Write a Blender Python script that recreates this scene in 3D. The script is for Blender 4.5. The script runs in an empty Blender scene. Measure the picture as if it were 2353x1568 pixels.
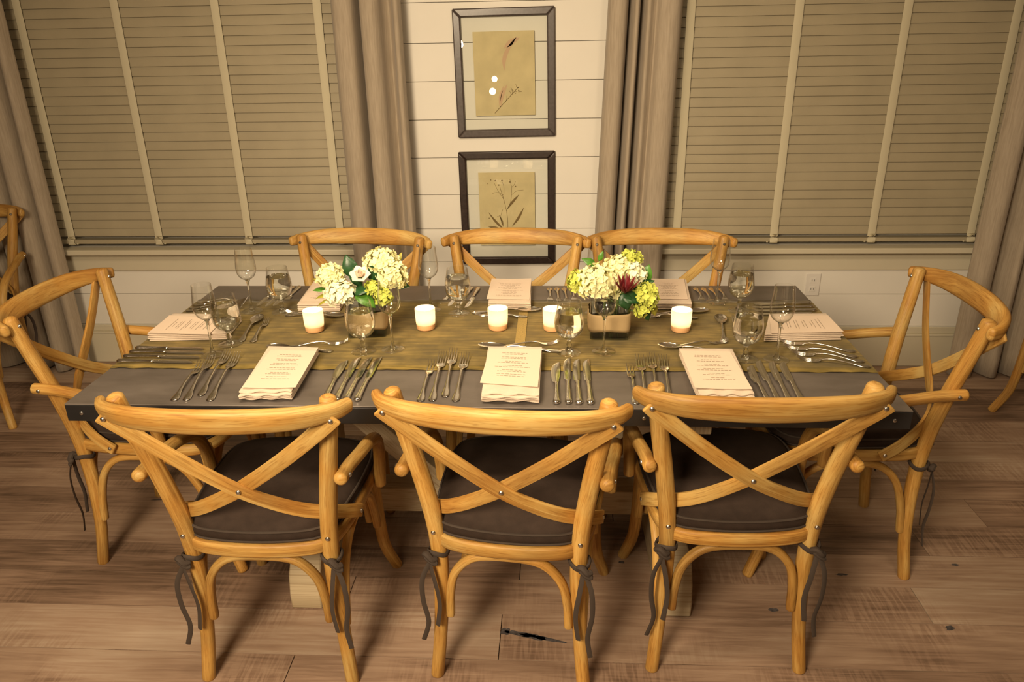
import bpy, math, random
from mathutils import Vector, Matrix

# ------------------------------------------------------------------ camera
scene = bpy.context.scene
IMG_W, IMG_H = 2353, 1568
F_PX = 1762.5
cam_data = bpy.data.cameras.new('camera')
cam = bpy.data.objects.new('camera', cam_data)
scene.collection.objects.link(cam)
cam_data.sensor_fit = 'HORIZONTAL'
cam_data.sensor_width = 36.0
cam_data.lens = F_PX / IMG_W * 36.0
cam_data.clip_start = 0.05
RX = Vector((0.99853998, 0.05135012, -0.01676529))
DN = Vector((0.00384331, -0.3771169, -0.92615769))
FW = Vector((-0.05388078, 0.92474105, -0.37676366))
cam.matrix_world = Matrix((
    (RX.x, -DN.x, -FW.x, 0.1931), (RX.y, -DN.y, -FW.y, -2.2054),
    (RX.z, -DN.z, -FW.z, 1.6383), (0, 0, 0, 1)))
scene.camera = cam

# ------------------------------------------------------------------ light and exposure
world = bpy.data.worlds.new('world')
scene.world = world
world.use_nodes = True
world.node_tree.nodes['Background'].inputs[0].default_value = (1.0, 0.80, 0.55, 1)
world.node_tree.nodes['Background'].inputs[1].default_value = 0.05
scene.view_settings.view_transform = 'Standard'
scene.view_settings.look = 'None'
scene.view_settings.gamma = 1.0
scene.view_settings.exposure = -0.22
WARM = (1.0, 0.79, 0.53)


def area(name, loc, target, size, power, color=WARM, spread=150):
    d = bpy.data.lights.new(name, 'AREA')
    d.shape = 'DISK'
    d.size = size
    d.energy = power
    d.color = color
    d.spread = math.radians(spread)
    o = bpy.data.objects.new(name, d)
    scene.collection.objects.link(o)
    o.location = loc
    o.rotation_euler = (Vector(target) - Vector(loc)).to_track_quat('-Z', 'Y').to_euler()
    return o


area('added_top_light', (-0.45, -0.80, 2.35), (0.0, 0.1, 0.5), 0.45, 20)  # unseen pair added above the table so light fades towards the edges
area('added_top_light', (0.85, -0.95, 2.4), (0.2, 0.0, 0.6), 0.35, 9)
area('ceiling_lamp', (-0.80, -2.9, 2.3), (0.05, 0.25, 0.65), 0.9, 60, spread=110)


def bulb(name, loc, radius, power):
    d = bpy.data.lights.new(name, 'POINT')
    d.shadow_soft_size = radius
    d.energy = power
    d.color = WARM
    o = bpy.data.objects.new(name, d)
    scene.collection.objects.link(o)
    o.location = loc
    return o


bulb('room_fill', (-2.2, -2.9, 2.1), 0.10, 7)  # added fill pair, no real fixtures: brightens ceiling and walls
bulb('room_fill', (2.2, -3.0, 2.1), 0.10, 7)
# small lamps further back in the room; they show up as sparks in the picture glass
bulb('sconce_bulb', (-0.80, -3.33, 1.50), 0.045, 5)
bulb('candle_bulb', (-0.43, -3.22, 1.16), 0.030, 2.5)
bulb('candle_bulb', (-0.45, -3.18, 1.04), 0.035, 2)

# ------------------------------------------------------------------ helpers
PI = math.pi
rnd = random.Random(7)


class MB:
    """collects faces; build() links them as one mesh object"""
    def __init__(self):
        self.v, self.f, self.uv, self.mi = [], [], [], []

    def add(self, verts, faces, uvs=None, mi=0):
        b = len(self.v)
        self.v += [tuple(p) for p in verts]
        for f in faces:
            self.f.append([b + i for i in f])
            self.uv.append([uvs[i] for i in f] if uvs else [(verts[i][0], verts[i][1]) for i in f])
            self.mi.append(mi)

    def box(self, lo, hi, mi=0, M=None):
        x0, y0, z0 = lo
        x1, y1, z1 = hi
        vs = [(x0, y0, z0), (x1, y0, z0), (x1, y1, z0), (x0, y1, z0),
              (x0, y0, z1), (x1, y0, z1), (x1, y1, z1), (x0, y1, z1)]
        if M is not None:
            vs = [tuple(M @ Vector(p)) for p in vs]
        b = len(self.v)
        self.v += vs
        for f, ax in (((0, 3, 2, 1), 2), ((4, 5, 6, 7), 2), ((0, 1, 5, 4), 1), ((2, 3, 7, 6), 1), ((1, 2, 6, 5), 0), ((3, 0, 4, 7), 0)):
            self.f.append([b + i for i in f])
            uv = []
            for i in f:
                p = vs[i]
                uv.append((p[0], p[1]) if ax == 2 else ((p[0], p[2]) if ax == 1 else (p[1], p[2])))
            self.uv.append(uv)
            self.mi.append(mi)

    def build(self, name, mat, parent=None, bevel=0.0, smooth=40, loc=None, rot=None):
        me = bpy.data.meshes.new(name)
        me.from_pydata(self.v, [], self.f)
        ul = me.uv_layers.new(name='UVMap')
        k = 0
        flat = [c for f in self.uv for p in f for c in p]
        ul.data.foreach_set('uv', flat)
        mats = mat if isinstance(mat, (list, tuple)) else [mat]
        for m in mats:
            me.materials.append(m)
        me.polygons.foreach_set('material_index', self.mi)
        if smooth:
            me.shade_smooth()
            me.set_sharp_from_angle(angle=math.radians(smooth))
        me.update()
        o = bpy.data.objects.new(name, me)
        scene.collection.objects.link(o)
        if parent is not None:
            o.parent = parent
        if loc is not None:
            o.location = loc
        if rot is not None:
            o.rotation_euler = rot
        if bevel:
            b = o.modifiers.new('bevel', 'BEVEL')
            b.width = bevel
            b.segments = 2
            b.limit_method = 'ANGLE'
            b.angle_limit = math.radians(50)
        return o


def catmull(pts, n=8):
    P = [Vector(p) for p in pts]
    P = [P[0] * 2 - P[1]] + P + [P[-1] * 2 - P[-2]]
    out = []
    for i in range(1, len(P) - 2):
        a, b, c, d = P[i - 1], P[i], P[i + 1], P[i + 2]
        for k in range(n):
            t = k / n
            out.append(0.5 * ((2 * b) + (c - a) * t + (2 * a - 5 * b + 4 * c - d) * t * t + (3 * b - a - 3 * c + d) * t ** 3))
    out.append(P[-2])
    return out


def sweep(mb, pts, w, h=None, up=None, n=12, res=8, power=2.0, cap='round', closed=False, smooth_pts=True, mi=0):
    """tube along pts; w, h half sizes (number or function of t); up = direction of h; up may be a function of t"""
    P = catmull(pts, res) if smooth_pts else [Vector(p) for p in pts]
    m = len(P)
    L = [0.0]
    for i in range(1, m):
        L.append(L[-1] + (P[i] - P[i - 1]).length)
    tot = L[-1] or 1
    fw = w if callable(w) else (lambda t: w)
    fh = (h if callable(h) else (lambda t: h)) if h is not None else fw
    rings = []
    for i in range(m):
        if closed:
            T = (P[(i + 1) % m] - P[(i - 1) % m]).normalized()
        else:
            T = (P[min(i + 1, m - 1)] - P[max(i - 1, 0)]).normalized()
        t = L[i] / tot
        u = up(t) if callable(up) else (up if up is not None else None)
        if u is None:
            if i == 0:
                ref = Vector((0, 0, 1)) if abs(T.z) < 0.9 else Vector((0, 1, 0))
                U = (ref - T * ref.dot(T)).normalized()
            else:
                U = (prevU - T * prevU.dot(T)).normalized()
            prevU = U
        else:
            u = Vector(u)
            U = (u - T * u.dot(T)).normalized()
        S = T.cross(U)
        rings.append((P[i], T, U, S, fw(t), fh(t), L[i]))
    if cap == 'round' and not closed:
        for end in (0, 1):
            c, T, U, S, a, b, l = rings[-1] if end else rings[0]
            r = min(a, b)
            ext = []
            for q in (0.35, 0.7, 0.92, 1.0):
                k = math.sqrt(max(0, 1 - q * q))
                d = T * (r * 0.6 * q) * (1 if end else -1)
                kk = 1 - (1 - k) * (r / max(a, 1e-6))
                kh = 1 - (1 - k) * (r / max(b, 1e-6))
                ext.append((c + d, T, U, S, a * max(kk, 0.05), b * max(kh, 0.05), l + (q * r if end else -q * r)))
            rings = rings + ext if end else ext[::-1] + rings
    vs, uv = [], []
    per = 2 * PI
    for (c, T, U, S, a, b, l) in rings:
        for k in range(n):
            th = per * k / n
            cx, cy = math.cos(th), math.sin(th)
            if power != 2.0:
                cx = math.copysign(abs(cx) ** (2 / power), cx)
                cy = math.copysign(abs(cy) ** (2 / power), cy)
            vs.append(c + S * (a * cx) + U * (b * cy))
            uv.append((k / n * per * (a + b) * 0.5, l))
    fs = []
    R = len(rings)
    for i in range(R if closed else R - 1):
        j = (i + 1) % R
        for k in range(n):
            k2 = (k + 1) % n
            fs.append((i * n + k, i * n + k2, j * n + k2, j * n + k))
    if not closed:
        fs.append(tuple(range(n))[::-1])
        fs.append(tuple((R - 1) * n + k for k in range(n)))
    mb.add(vs, fs, uv, mi)


def lathe(mb, prof, n=32, center=(0, 0, 0), mi=0):
    vs, fs, uv = [], [], []
    for (r, z) in prof:
        for k in range(n):
            a = 2 * PI * k / n
            vs.append((center[0] + r * math.cos(a), center[1] + r * math.sin(a), center[2] + z))
            uv.append((k / n, z))
    for i in range(len(prof) - 1):
        for k in range(n):
            k2 = (k + 1) % n
            fs.append((i * n + k, i * n + k2, (i + 1) * n + k2, (i + 1) * n + k))
    if prof[0][0] > 1e-5:
        fs.append(tuple(range(n))[::-1])
    if prof[-1][0] > 1e-5:
        fs.append(tuple((len(prof) - 1) * n + k for k in range(n)))
    mb.add(vs, fs, uv, mi)


def empty(name, loc=(0, 0, 0), rz=0.0):
    o = bpy.data.objects.new(name, None)
    scene.collection.objects.link(o)
    o.location = loc
    o.rotation_euler = (0, 0, rz)
    o.empty_display_size = 0.05
    return o


def tag(o, label=None, cat=None, group=None, kind=None):
    if label:
        o['label'] = label
    if cat:
        o['category'] = cat
    if group:
        o['group'] = group
    if kind:
        o['kind'] = kind
    return o


def copy_tree(o, parent=None):
    c = o.copy()
    scene.collection.objects.link(c)
    if parent is not None:
        c.parent = parent
    for ch in [x for x in scene.objects if x.parent == o]:
        copy_tree(ch, c)
    return c


# ------------------------------------------------------------------ materials
def nodes_of(name):
    m = bpy.data.materials.new(name)
    m.use_nodes = True
    nt = m.node_tree
    b = nt.nodes['Principled BSDF']
    return m, nt, b


def N(nt, t, **kw):
    n = nt.nodes.new(t)
    for k, v in kw.items():
        if k.startswith('i_'):
            n.inputs[k[2:]].default_value = v
        else:
            setattr(n, k, v)
    return n


def ramp(nt, fac, stops, interp='LINEAR'):
    r = nt.nodes.new('ShaderNodeValToRGB')
    r.color_ramp.interpolation = interp
    el = r.color_ramp.elements
    while len(el) < len(stops):
        el.new(0.5)
    for e, (p, c) in zip(el, stops):
        e.position = p
        e.color = (*c, 1) if len(c) == 3 else c
    nt.links.new(fac, r.inputs[0])
    return r.outputs[0]


def plain(name, col, rough=0.5, metal=0.0, spec=0.5, bump=None, noise=None):
    m, nt, b = nodes_of(name)
    b.inputs['Base Color'].default_value = (*col, 1)
    b.inputs['Roughness'].default_value = rough
    b.inputs['Metallic'].default_value = metal
    b.inputs['Specular IOR Level'].default_value = spec
    tc = N(nt, 'ShaderNodeTexCoord')
    if noise:
        sc, amt = noise
        nz = N(nt, 'ShaderNodeTexNoise')
        nz.inputs['Scale'].default_value = sc
        nz.inputs['Detail'].default_value = 4
        nt.links.new(tc.outputs['Object'], nz.inputs['Vector'])
        lo = tuple(c * (1 - amt) for c in col)
        hi = tuple(min(1, c * (1 + amt)) for c in col)
        nt.links.new(ramp(nt, nz.outputs['Fac'], [(0.3, lo), (0.7, hi)]), b.inputs['Base Color'])
    if bump:
        sc, st = bump
        nz = N(nt, 'ShaderNodeTexNoise')
        nz.inputs['Scale'].default_value = sc
        nt.links.new(tc.outputs['Object'], nz.inputs['Vector'])
        bp = N(nt, 'ShaderNodeBump')
        bp.inputs['Strength'].default_value = st
        bp.inputs['Distance'].default_value = 0.002
        nt.links.new(nz.outputs['Fac'], bp.inputs['Height'])
        nt.links.new(bp.outputs[0], b.inputs['Normal'])
    return m


def wood(name, dark, mid, light, grain=1.0, rough=0.5, var=0.35, drift_amt=0.9):
    """grain runs along V of the UV map (metres)"""
    m, nt, b = nodes_of(name)
    uv = N(nt, 'ShaderNodeUVMap')
    oi = N(nt, 'ShaderNodeObjectInfo')
    add = N(nt, 'ShaderNodeVectorMath', operation='ADD')
    mul = N(nt, 'ShaderNodeVectorMath', operation='SCALE')
    mul.inputs['Scale'].default_value = 37.0
    comb = N(nt, 'ShaderNodeCombineXYZ')
    for k in range(3):
        nt.links.new(oi.outputs['Random'], comb.inputs[k])
    nt.links.new(comb.outputs[0], mul.inputs[0])
    nt.links.new(uv.outputs[0], add.inputs[0])
    nt.links.new(mul.outputs[0], add.inputs[1])
    mp = N(nt, 'ShaderNodeMapping')
    mp.inputs['Scale'].default_value = (95 * grain, 5 * grain, 20)
    nt.links.new(add.outputs[0], mp.inputs[0])
    n1 = N(nt, 'ShaderNodeTexNoise')
    n1.inputs['Scale'].default_value = 1.0
    n1.inputs['Detail'].default_value = 5
    n1.inputs['Roughness'].default_value = 0.62
    n1.inputs['Distortion'].default_value = 0.6
    nt.links.new(mp.outputs[0], n1.inputs['Vector'])
    mp2 = N(nt, 'ShaderNodeMapping')
    mp2.inputs['Scale'].default_value = (14 * grain, 2.2 * grain, 5)
    nt.links.new(add.outputs[0], mp2.inputs[0])
    n2 = N(nt, 'ShaderNodeTexNoise')
    n2.inputs['Scale'].default_value = 1.0
    n2.inputs['Detail'].default_value = 3
    nt.links.new(mp2.outputs[0], n2.inputs['Vector'])
    mx = N(nt, 'ShaderNodeMath', operation='MULTIPLY_ADD')
    nt.links.new(n1.outputs['Fac'], mx.inputs[0])
    mx.inputs[1].default_value = 0.45
    m3 = N(nt, 'ShaderNodeMath', operation='MULTIPLY')
    nt.links.new(n2.outputs['Fac'], m3.inputs[0])
    m3.inputs[1].default_value = 0.55
    nt.links.new(m3.outputs[0], mx.inputs[2])
    col = ramp(nt, mx.outputs[0], [(0.39, dark), (0.5, mid), (0.61, light)])
    # fine dark pores and a slow orange-to-tan drift
    mp4 = N(nt, 'ShaderNodeMapping')
    mp4.inputs['Scale'].default_value = (620 * grain, 22 * grain, 60)
    nt.links.new(add.outputs[0], mp4.inputs[0])
    n4 = N(nt, 'ShaderNodeTexNoise')
    n4.inputs['Scale'].default_value = 1.0
    n4.inputs['Detail'].default_value = 2
    nt.links.new(mp4.outputs[0], n4.inputs['Vector'])
    pore = ramp(nt, n4.outputs['Fac'], [(0.34, (0.55, 0.45, 0.35)), (0.46, (1, 1, 1))])
    mxp = N(nt, 'ShaderNodeMix', data_type='RGBA', blend_type='MULTIPLY')
    mxp.inputs[0].default_value = 0.55
    nt.links.new(col, mxp.inputs[6])
    nt.links.new(pore, mxp.inputs[7])
    n5 = N(nt, 'ShaderNodeTexNoise')
    n5.inputs['Scale'].default_value = 7.0
    n5.inputs['Detail'].default_value = 2
    nt.links.new(add.outputs[0], n5.inputs['Vector'])
    drift = ramp(nt, n5.outputs['Fac'], [(0.38, (1.0, 0.86, 0.66)), (0.6, (1, 1, 1))])
    mxd = N(nt, 'ShaderNodeMix', data_type='RGBA', blend_type='MULTIPLY')
    mxd.inputs[0].default_value = drift_amt
    nt.links.new(mxp.outputs[2], mxd.inputs[6])
    nt.links.new(drift, mxd.inputs[7])
    col = mxd.outputs[2]
    # per piece tone
    hsv = N(nt, 'ShaderNodeHueSaturation')
    mr = N(nt, 'ShaderNodeMapRange')
    mr.inputs['To Min'].default_value = 1 - var
    mr.inputs['To Max'].default_value = 1 + var * 0.45
    nt.links.new(oi.outputs['Random'], mr.inputs[0])
    nt.links.new(mr.outputs[0], hsv.inputs['Value'])
    nt.links.new(col, hsv.inputs['Color'])
    nt.links.new(hsv.outputs[0], b.inputs['Base Color'])
    b.inputs['Roughness'].default_value = rough
    b.inputs['Specular IOR Level'].default_value = 0.35
    bp = N(nt, 'ShaderNodeBump')
    bp.inputs['Strength'].default_value = 0.25
    bp.inputs['Distance'].default_value = 0.001
    nt.links.new(n1.outputs['Fac'], bp.inputs['Height'])
    nt.links.new(bp.outputs[0], b.inputs['Normal'])
    return m


M = {}
M['chair'] = wood('oak_chair', (0.32, 0.165, 0.040), (0.49, 0.290, 0.080), (0.62, 0.42, 0.145), var=0.16)
M['trestle'] = wood('pale_oak', (0.42, 0.34, 0.22), (0.55, 0.46, 0.31), (0.64, 0.55, 0.39), grain=0.6, rough=0.7, var=0.1, drift_amt=0.2)
M['bolt'] = plain('steel_bolt', (0.55, 0.53, 0.5), 0.3, 1.0)
M['steel'] = plain('silverware', (0.74, 0.71, 0.66), 0.16, 1.0)
M['cushion'] = plain('brown_cushion', (0.036, 0.023, 0.017), 0.85, 0, 0.2, bump=(900, 0.5), noise=(30, 0.15))
M['tie'] = plain('cushion_tie', (0.060, 0.045, 0.036), 0.9, 0, 0.2)
M['linen'] = plain('napkin_linen', (0.68, 0.56, 0.445), 0.9, 0, 0.2, bump=(700, 0.4), noise=(60, 0.04))
M['paper'] = plain('menu_paper', (0.76, 0.61, 0.475), 0.75, 0, 0.3)
M['ink'] = plain('ink', (0.27, 0.20, 0.14), 0.8)
M['white_paint'] = plain('white_paint', (0.80, 0.76, 0.68), 0.55, 0, 0.4, noise=(3, 0.03))
M['sill_paint'] = plain('sage_paint', (0.62, 0.56, 0.42), 0.5, 0, 0.4, noise=(3, 0.03))
M['side_wall'] = plain('tan_wall_paint', (0.45, 0.36, 0.26), 0.7, noise=(3, 0.05))
M['ceiling'] = plain('ceiling_paint', (0.75, 0.7, 0.6), 0.8)
M['slat'] = plain('blind_slat', (0.375, 0.32, 0.215), 0.5, 0, 0.35, noise=(6, 0.06))
M['tape'] = plain('blind_tape', (0.62, 0.56, 0.40), 0.85, 0, 0.2, bump=(1200, 0.4))
M['frame_dark'] = plain('dark_frame', (0.035, 0.022, 0.018), 0.35, 0, 0.5, noise=(80, 0.3))
M['frame_grey'] = plain('grey_frame', (0.085, 0.068, 0.062), 0.3, 0, 0.6, noise=(80, 0.2))
M['art_paper'] = plain('old_paper', (0.66, 0.55, 0.32), 0.8, 0, 0.2, noise=(14, 0.08))
M['pressed'] = plain('pressed_plant', (0.20, 0.13, 0.05), 0.8)
M['pressed_pink'] = plain('pressed_petal', (0.62, 0.42, 0.27), 0.8)
M['outlet'] = plain('outlet_plastic', (0.78, 0.74, 0.68), 0.35)
M['dark'] = plain('dark_slot', (0.03, 0.03, 0.03), 0.6)
M['leaf'] = plain('leaf_dark', (0.018, 0.07, 0.02), 0.35, 0, 0.5, noise=(60, 0.3))
M['leaf_mid'] = plain('leaf_mid', (0.07, 0.20, 0.02), 0.4, 0, 0.5, noise=(60, 0.3))
M['leaf_olive'] = plain('leaf_olive', (0.30, 0.27, 0.03), 0.45, 0, 0.5, noise=(60, 0.3))
M['stem'] = plain('stem', (0.10, 0.16, 0.03), 0.5)
M['cream'] = plain('petal_cream', (0.84, 0.80, 0.44), 0.6, 0, 0.3, noise=(70, 0.08))
M['white_petal'] = plain('petal_white', (0.84, 0.82, 0.58), 0.6, 0, 0.3, noise=(70, 0.06))
M['lime'] = plain('petal_lime', (0.52, 0.56, 0.10), 0.6, 0, 0.3, noise=(70, 0.12))
M['blush'] = plain('petal_blush', (0.88, 0.74, 0.60), 0.6, 0, 0.3)
M['red_petal'] = plain('petal_red', (0.16, 0.012, 0.016), 0.45, 0, 0.5)
M['ribbon'] = plain('burlap_ribbon', (0.42, 0.30, 0.155), 0.9, 0, 0.1, bump=(1500, 0.6))
M['window_dark'] = plain('night_glass', (0.01, 0.012, 0.015), 0.05, 0, 0.5)


def mat_table():
    m, nt, b = nodes_of('zinc_top')
    tc = N(nt, 'ShaderNodeTexCoord')
    mp = N(nt, 'ShaderNodeMapping')
    mp.inputs['Scale'].default_value = (2.0, 5.0, 3.0)
    nt.links.new(tc.outputs['Object'], mp.inputs[0])
    nz = N(nt, 'ShaderNodeTexNoise')
    nz.inputs['Scale'].default_value = 2.2
    nz.inputs['Detail'].default_value = 6
    nz.inputs['Roughness'].default_value = 0.6
    nt.links.new(mp.outputs[0], nz.inputs['Vector'])
    nt.links.new(ramp(nt, nz.outputs['Fac'], [(0.3, (0.125, 0.105, 0.09)), (0.7, (0.205, 0.175, 0.152))]), b.inputs['Base Color'])
    b.inputs['Metallic'].default_value = 0.35
    nt.links.new(ramp(nt, nz.outputs['Fac'], [(0.3, (0.38,) * 3), (0.7, (0.52,) * 3)]), b.inputs['Roughness'])
    return m


M['zinc'] = mat_table()
M['zinc_edge'] = plain('steel_edge', (0.055, 0.052, 0.052), 0.35, 0.7, noise=(6, 0.3))


def mat_runner():
    m, nt, b = nodes_of('olive_runner')
    tc = N(nt, 'ShaderNodeTexCoord')
    mp = N(nt, 'ShaderNodeMapping')
    mp.inputs['Scale'].default_value = (6, 70, 1)
    nt.links.new(tc.outputs['Object'], mp.inputs[0])
    n1 = N(nt, 'ShaderNodeTexNoise')
    n1.inputs['Scale'].default_value = 1.6
    n1.inputs['Detail'].default_value = 5
    nt.links.new(mp.outputs[0], n1.inputs['Vector'])
    n2 = N(nt, 'ShaderNodeTexNoise')
    n2.inputs['Scale'].default_value = 14
    n2.inputs['Detail'].default_value = 4
    nt.links.new(tc.outputs['Object'], n2.inputs['Vector'])
    mx = N(nt, 'ShaderNodeMath', operation='MULTIPLY')
    nt.links.new(n1.outputs['Fac'], mx.inputs[0])
    nt.links.new(n2.outputs['Fac'], mx.inputs[1])
    nt.links.new(ramp(nt, mx.outputs[0], [(0.12, (0.085, 0.058, 0.010)), (0.26, (0.15, 0.103, 0.018)), (0.40, (0.24, 0.165, 0.038))]), b.inputs['Base Color'])
    b.inputs['Roughness'].default_value = 0.9
    b.inputs['Sheen Weight'].default_value = 0.1
    bp = N(nt, 'ShaderNodeBump')
    bp.inputs['Strength'].default_value = 0.4
    bp.inputs['Distance'].default_value = 0.001
    nt.links.new(n1.outputs['Fac'], bp.inputs['Height'])
    nt.links.new(bp.outputs[0], b.inputs['Normal'])
    return m


M['runner'] = mat_runner()


def mat_curtain():
    m, nt, b = nodes_of('linen_curtain')
    tc = N(nt, 'ShaderNodeTexCoord')
    mp = N(nt, 'ShaderNodeMapping')
    mp.inputs['Scale'].default_value = (160, 160, 12)
    nt.links.new(tc.outputs['Object'], mp.inputs[0])
    n1 = N(nt, 'ShaderNodeTexNoise')
    n1.inputs['Scale'].default_value = 1.0
    n1.inputs['Detail'].default_value = 3
    nt.links.new(mp.outputs[0], n1.inputs['Vector'])
    nt.links.new(ramp(nt, n1.outputs['Fac'], [(0.3, (0.36, 0.295, 0.22)), (0.7, (0.45, 0.375, 0.285))]), b.inputs['Base Color'])
    b.inputs['Roughness'].default_value = 0.85
    b.inputs['Specular IOR Level'].default_value = 0.2
    b.inputs['Sheen Weight'].default_value = 0.15
    return m


M['curtain'] = mat_curtain()


def mat_floor():
    m, nt, b = nodes_of('weathered_plank')
    uv = N(nt, 'ShaderNodeUVMap')
    at = N(nt, 'ShaderNodeAttribute', attribute_name='tone')
    mp = N(nt, 'ShaderNodeMapping')
    mp.inputs['Scale'].default_value = (3.0, 55, 1)
    nt.links.new(uv.outputs[0], mp.inputs[0])
    n1 = N(nt, 'ShaderNodeTexNoise')
    n1.inputs['Scale'].default_value = 1.0
    n1.inputs['Detail'].default_value = 7
    n1.inputs['Roughness'].default_value = 0.65
    n1.inputs['Distortion'].default_value = 0.8
    nt.links.new(mp.outputs[0], n1.inputs['Vector'])
    mp2 = N(nt, 'ShaderNodeMapping')
    mp2.inputs['Scale'].default_value = (2.2, 7, 1)
    nt.links.new(uv.outputs[0], mp2.inputs[0])
    n2 = N(nt, 'ShaderNodeTexNoise')
    n2.inputs['Scale'].default_value = 1.0
    n2.inputs['Detail'].default_value = 4
    nt.links.new(mp2.outputs[0], n2.inputs['Vector'])
    # saw marks across the boards, in patches
    mp3 = N(nt, 'ShaderNodeMapping')
    mp3.inputs['Scale'].default_value = (95, 9, 1)
    mp3.inputs['Rotation'].default_value = (0, 0, 0.22)
    nt.links.new(uv.outputs[0], mp3.inputs[0])
    wv = N(nt, 'ShaderNodeTexNoise')
    wv.inputs['Scale'].default_value = 1.0
    wv.inputs['Detail'].default_value = 2
    wv.inputs['Distortion'].default_value = 0.25
    nt.links.new(mp3.outputs[0], wv.inputs['Vector'])
    wr = ramp(nt, wv.outputs['Fac'], [(0.42, (0, 0, 0)), (0.56, (1, 1, 1))])
    n3 = N(nt, 'ShaderNodeTexNoise')
    n3.inputs['Scale'].default_value = 2.3
    nt.links.new(uv.outputs[0], n3.inputs['Vector'])
    patch = ramp(nt, n3.outputs['Fac'], [(0.50, (0, 0, 0)), (0.66, (1, 1, 1))])
    sm = N(nt, 'ShaderNodeMath', operation='MULTIPLY')
    nt.links.new(wr, sm.inputs[0])
    nt.links.new(patch, sm.inputs[1])
    # value = 0.5 n1 + 0.5 n2 + tone - saw
    a1 = N(nt, 'ShaderNodeMath', operation='MULTIPLY_ADD')
    nt.links.new(n1.outputs['Fac'], a1.inputs[0])
    a1.inputs[1].default_value = 0.62
    a2 = N(nt, 'ShaderNodeMath', operation='MULTIPLY')
    nt.links.new(n2.outputs['Fac'], a2.inputs[0])
    a2.inputs[1].default_value = 0.55
    nt.links.new(a2.outputs[0], a1.inputs[2])
    a3 = N(nt, 'ShaderNodeMath', operation='ADD')
    nt.links.new(a1.outputs[0], a3.inputs[0])
    nt.links.new(at.outputs['Fac'], a3.inputs[1])
    a4 = N(nt, 'ShaderNodeMath', operation='MULTIPLY_ADD')
    nt.links.new(sm.outputs[0], a4.inputs[0])
    a4.inputs[1].default_value = -0.11
    nt.links.new(a3.outputs[0], a4.inputs[2])
    col = ramp(nt, a4.outputs[0], [(0.36, (0.135, 0.085, 0.056)), (0.50, (0.265, 0.172, 0.118)), (0.64, (0.365, 0.25, 0.175)), (0.84, (0.48, 0.37, 0.275))])
    nt.links.new(col, b.inputs['Base Color'])
    b.inputs['Roughness'].default_value = 0.55
    b.inputs['Specular IOR Level'].default_value = 0.3
    bp = N(nt, 'ShaderNodeBump')
    bp.inputs['Strength'].default_value = 0.3
    bp.inputs['Distance'].default_value = 0.002
    nt.links.new(a4.outputs[0], bp.inputs['Height'])
    nt.links.new(bp.outputs[0], b.inputs['Normal'])
    return m


M['floor'] = mat_floor()


def thin_glass(name, tint=(0.993, 0.996, 0.99), base=0.04, edge=0.75, rough=0.0):
    """thin sheet of glass: clear with a mirror layer that grows towards grazing view"""
    m, nt, b = nodes_of(name)
    nt.nodes.remove(b)
    out = nt.nodes['Material Output']
    tr = N(nt, 'ShaderNodeBsdfTransparent')
    tr.inputs[0].default_value = (*tint, 1)
    gl = N(nt, 'ShaderNodeBsdfGlossy')
    gl.inputs['Roughness'].default_value = rough
    lw = N(nt, 'ShaderNodeLayerWeight')
    lw.inputs['Blend'].default_value = 0.5
    pw = N(nt, 'ShaderNodeMath', operation='POWER')
    nt.links.new(lw.outputs['Facing'], pw.inputs[0])
    pw.inputs[1].default_value = 2.8
    mr = N(nt, 'ShaderNodeMapRange')
    nt.links.new(pw.outputs[0], mr.inputs[0])
    mr.inputs['To Min'].default_value = base
    mr.inputs['To Max'].default_value = edge
    mix = N(nt, 'ShaderNodeMixShader')
    nt.links.new(mr.outputs[0], mix.inputs[0])
    nt.links.new(tr.outputs[0], mix.inputs[1])
    nt.links.new(gl.outputs[0], mix.inputs[2])
    nt.links.new(mix.outputs[0], out.inputs[0])
    return m


def solid_glass(name, ior, col=(1, 1, 1)):
    m, nt, b = nodes_of(name)
    b.inputs['Base Color'].default_value = (*col, 1)
    b.inputs['Transmission Weight'].default_value = 1.0
    b.inputs['Roughness'].default_value = 0.0
    b.inputs['IOR'].default_value = ior
    return m


M['glass'] = thin_glass('glass_bowl', base=0.03, edge=0.85)
M['pane'] = thin_glass('picture_glass', tint=(0.95, 0.97, 0.95), base=0.07, edge=0.8)
M['glass_solid'] = solid_glass('glass_stem', 1.45, (0.97, 0.98, 0.96))
M['water'] = solid_glass('water', 1.33, (0.96, 0.97, 0.93))
M['vase_glass'] = thin_glass('vase_glass', tint=(0.955, 0.97, 0.945), base=0.05, edge=0.8)


def mat_votive():
    m, nt, b = nodes_of('frosted_votive')
    nt.nodes.remove(b)
    out = nt.nodes['Material Output']
    tl = N(nt, 'ShaderNodeBsdfTranslucent')
    tl.inputs[0].default_value = (1.0, 0.95, 0.86, 1)
    df = N(nt, 'ShaderNodeBsdfDiffuse')
    df.inputs[0].default_value = (0.9, 0.82, 0.68, 1)
    mix = N(nt, 'ShaderNodeMixShader')
    mix.inputs[0].default_value = 0.22
    nt.links.new(tl.outputs[0], mix.inputs[1])
    nt.links.new(df.outputs[0], mix.inputs[2])
    nt.links.new(mix.outputs[0], out.inputs[0])
    return m


M['votive'] = mat_votive()
M['wax'] = plain('peach_base', (0.80, 0.46, 0.22), 0.5)


def emissive(name, col, strength):
    m, nt, b = nodes_of(name)
    b.inputs['Base Color'].default_value = (*col, 1)
    b.inputs['Emission Color'].default_value = (*col, 1)
    b.inputs['Emission Strength'].default_value = strength
    return m


M['flame'] = emissive('flame', (1.0, 0.74, 0.44), 900)

# ------------------------------------------------------------------ room shell
X0, X1, Y0, YW, H = -4.3, 4.3, -5.2, 1.51, 2.75
WIN = [(-2.33, -0.78), (0.71, 2.26)]
WZ0, WZ1 = 0.64, 2.25


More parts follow.
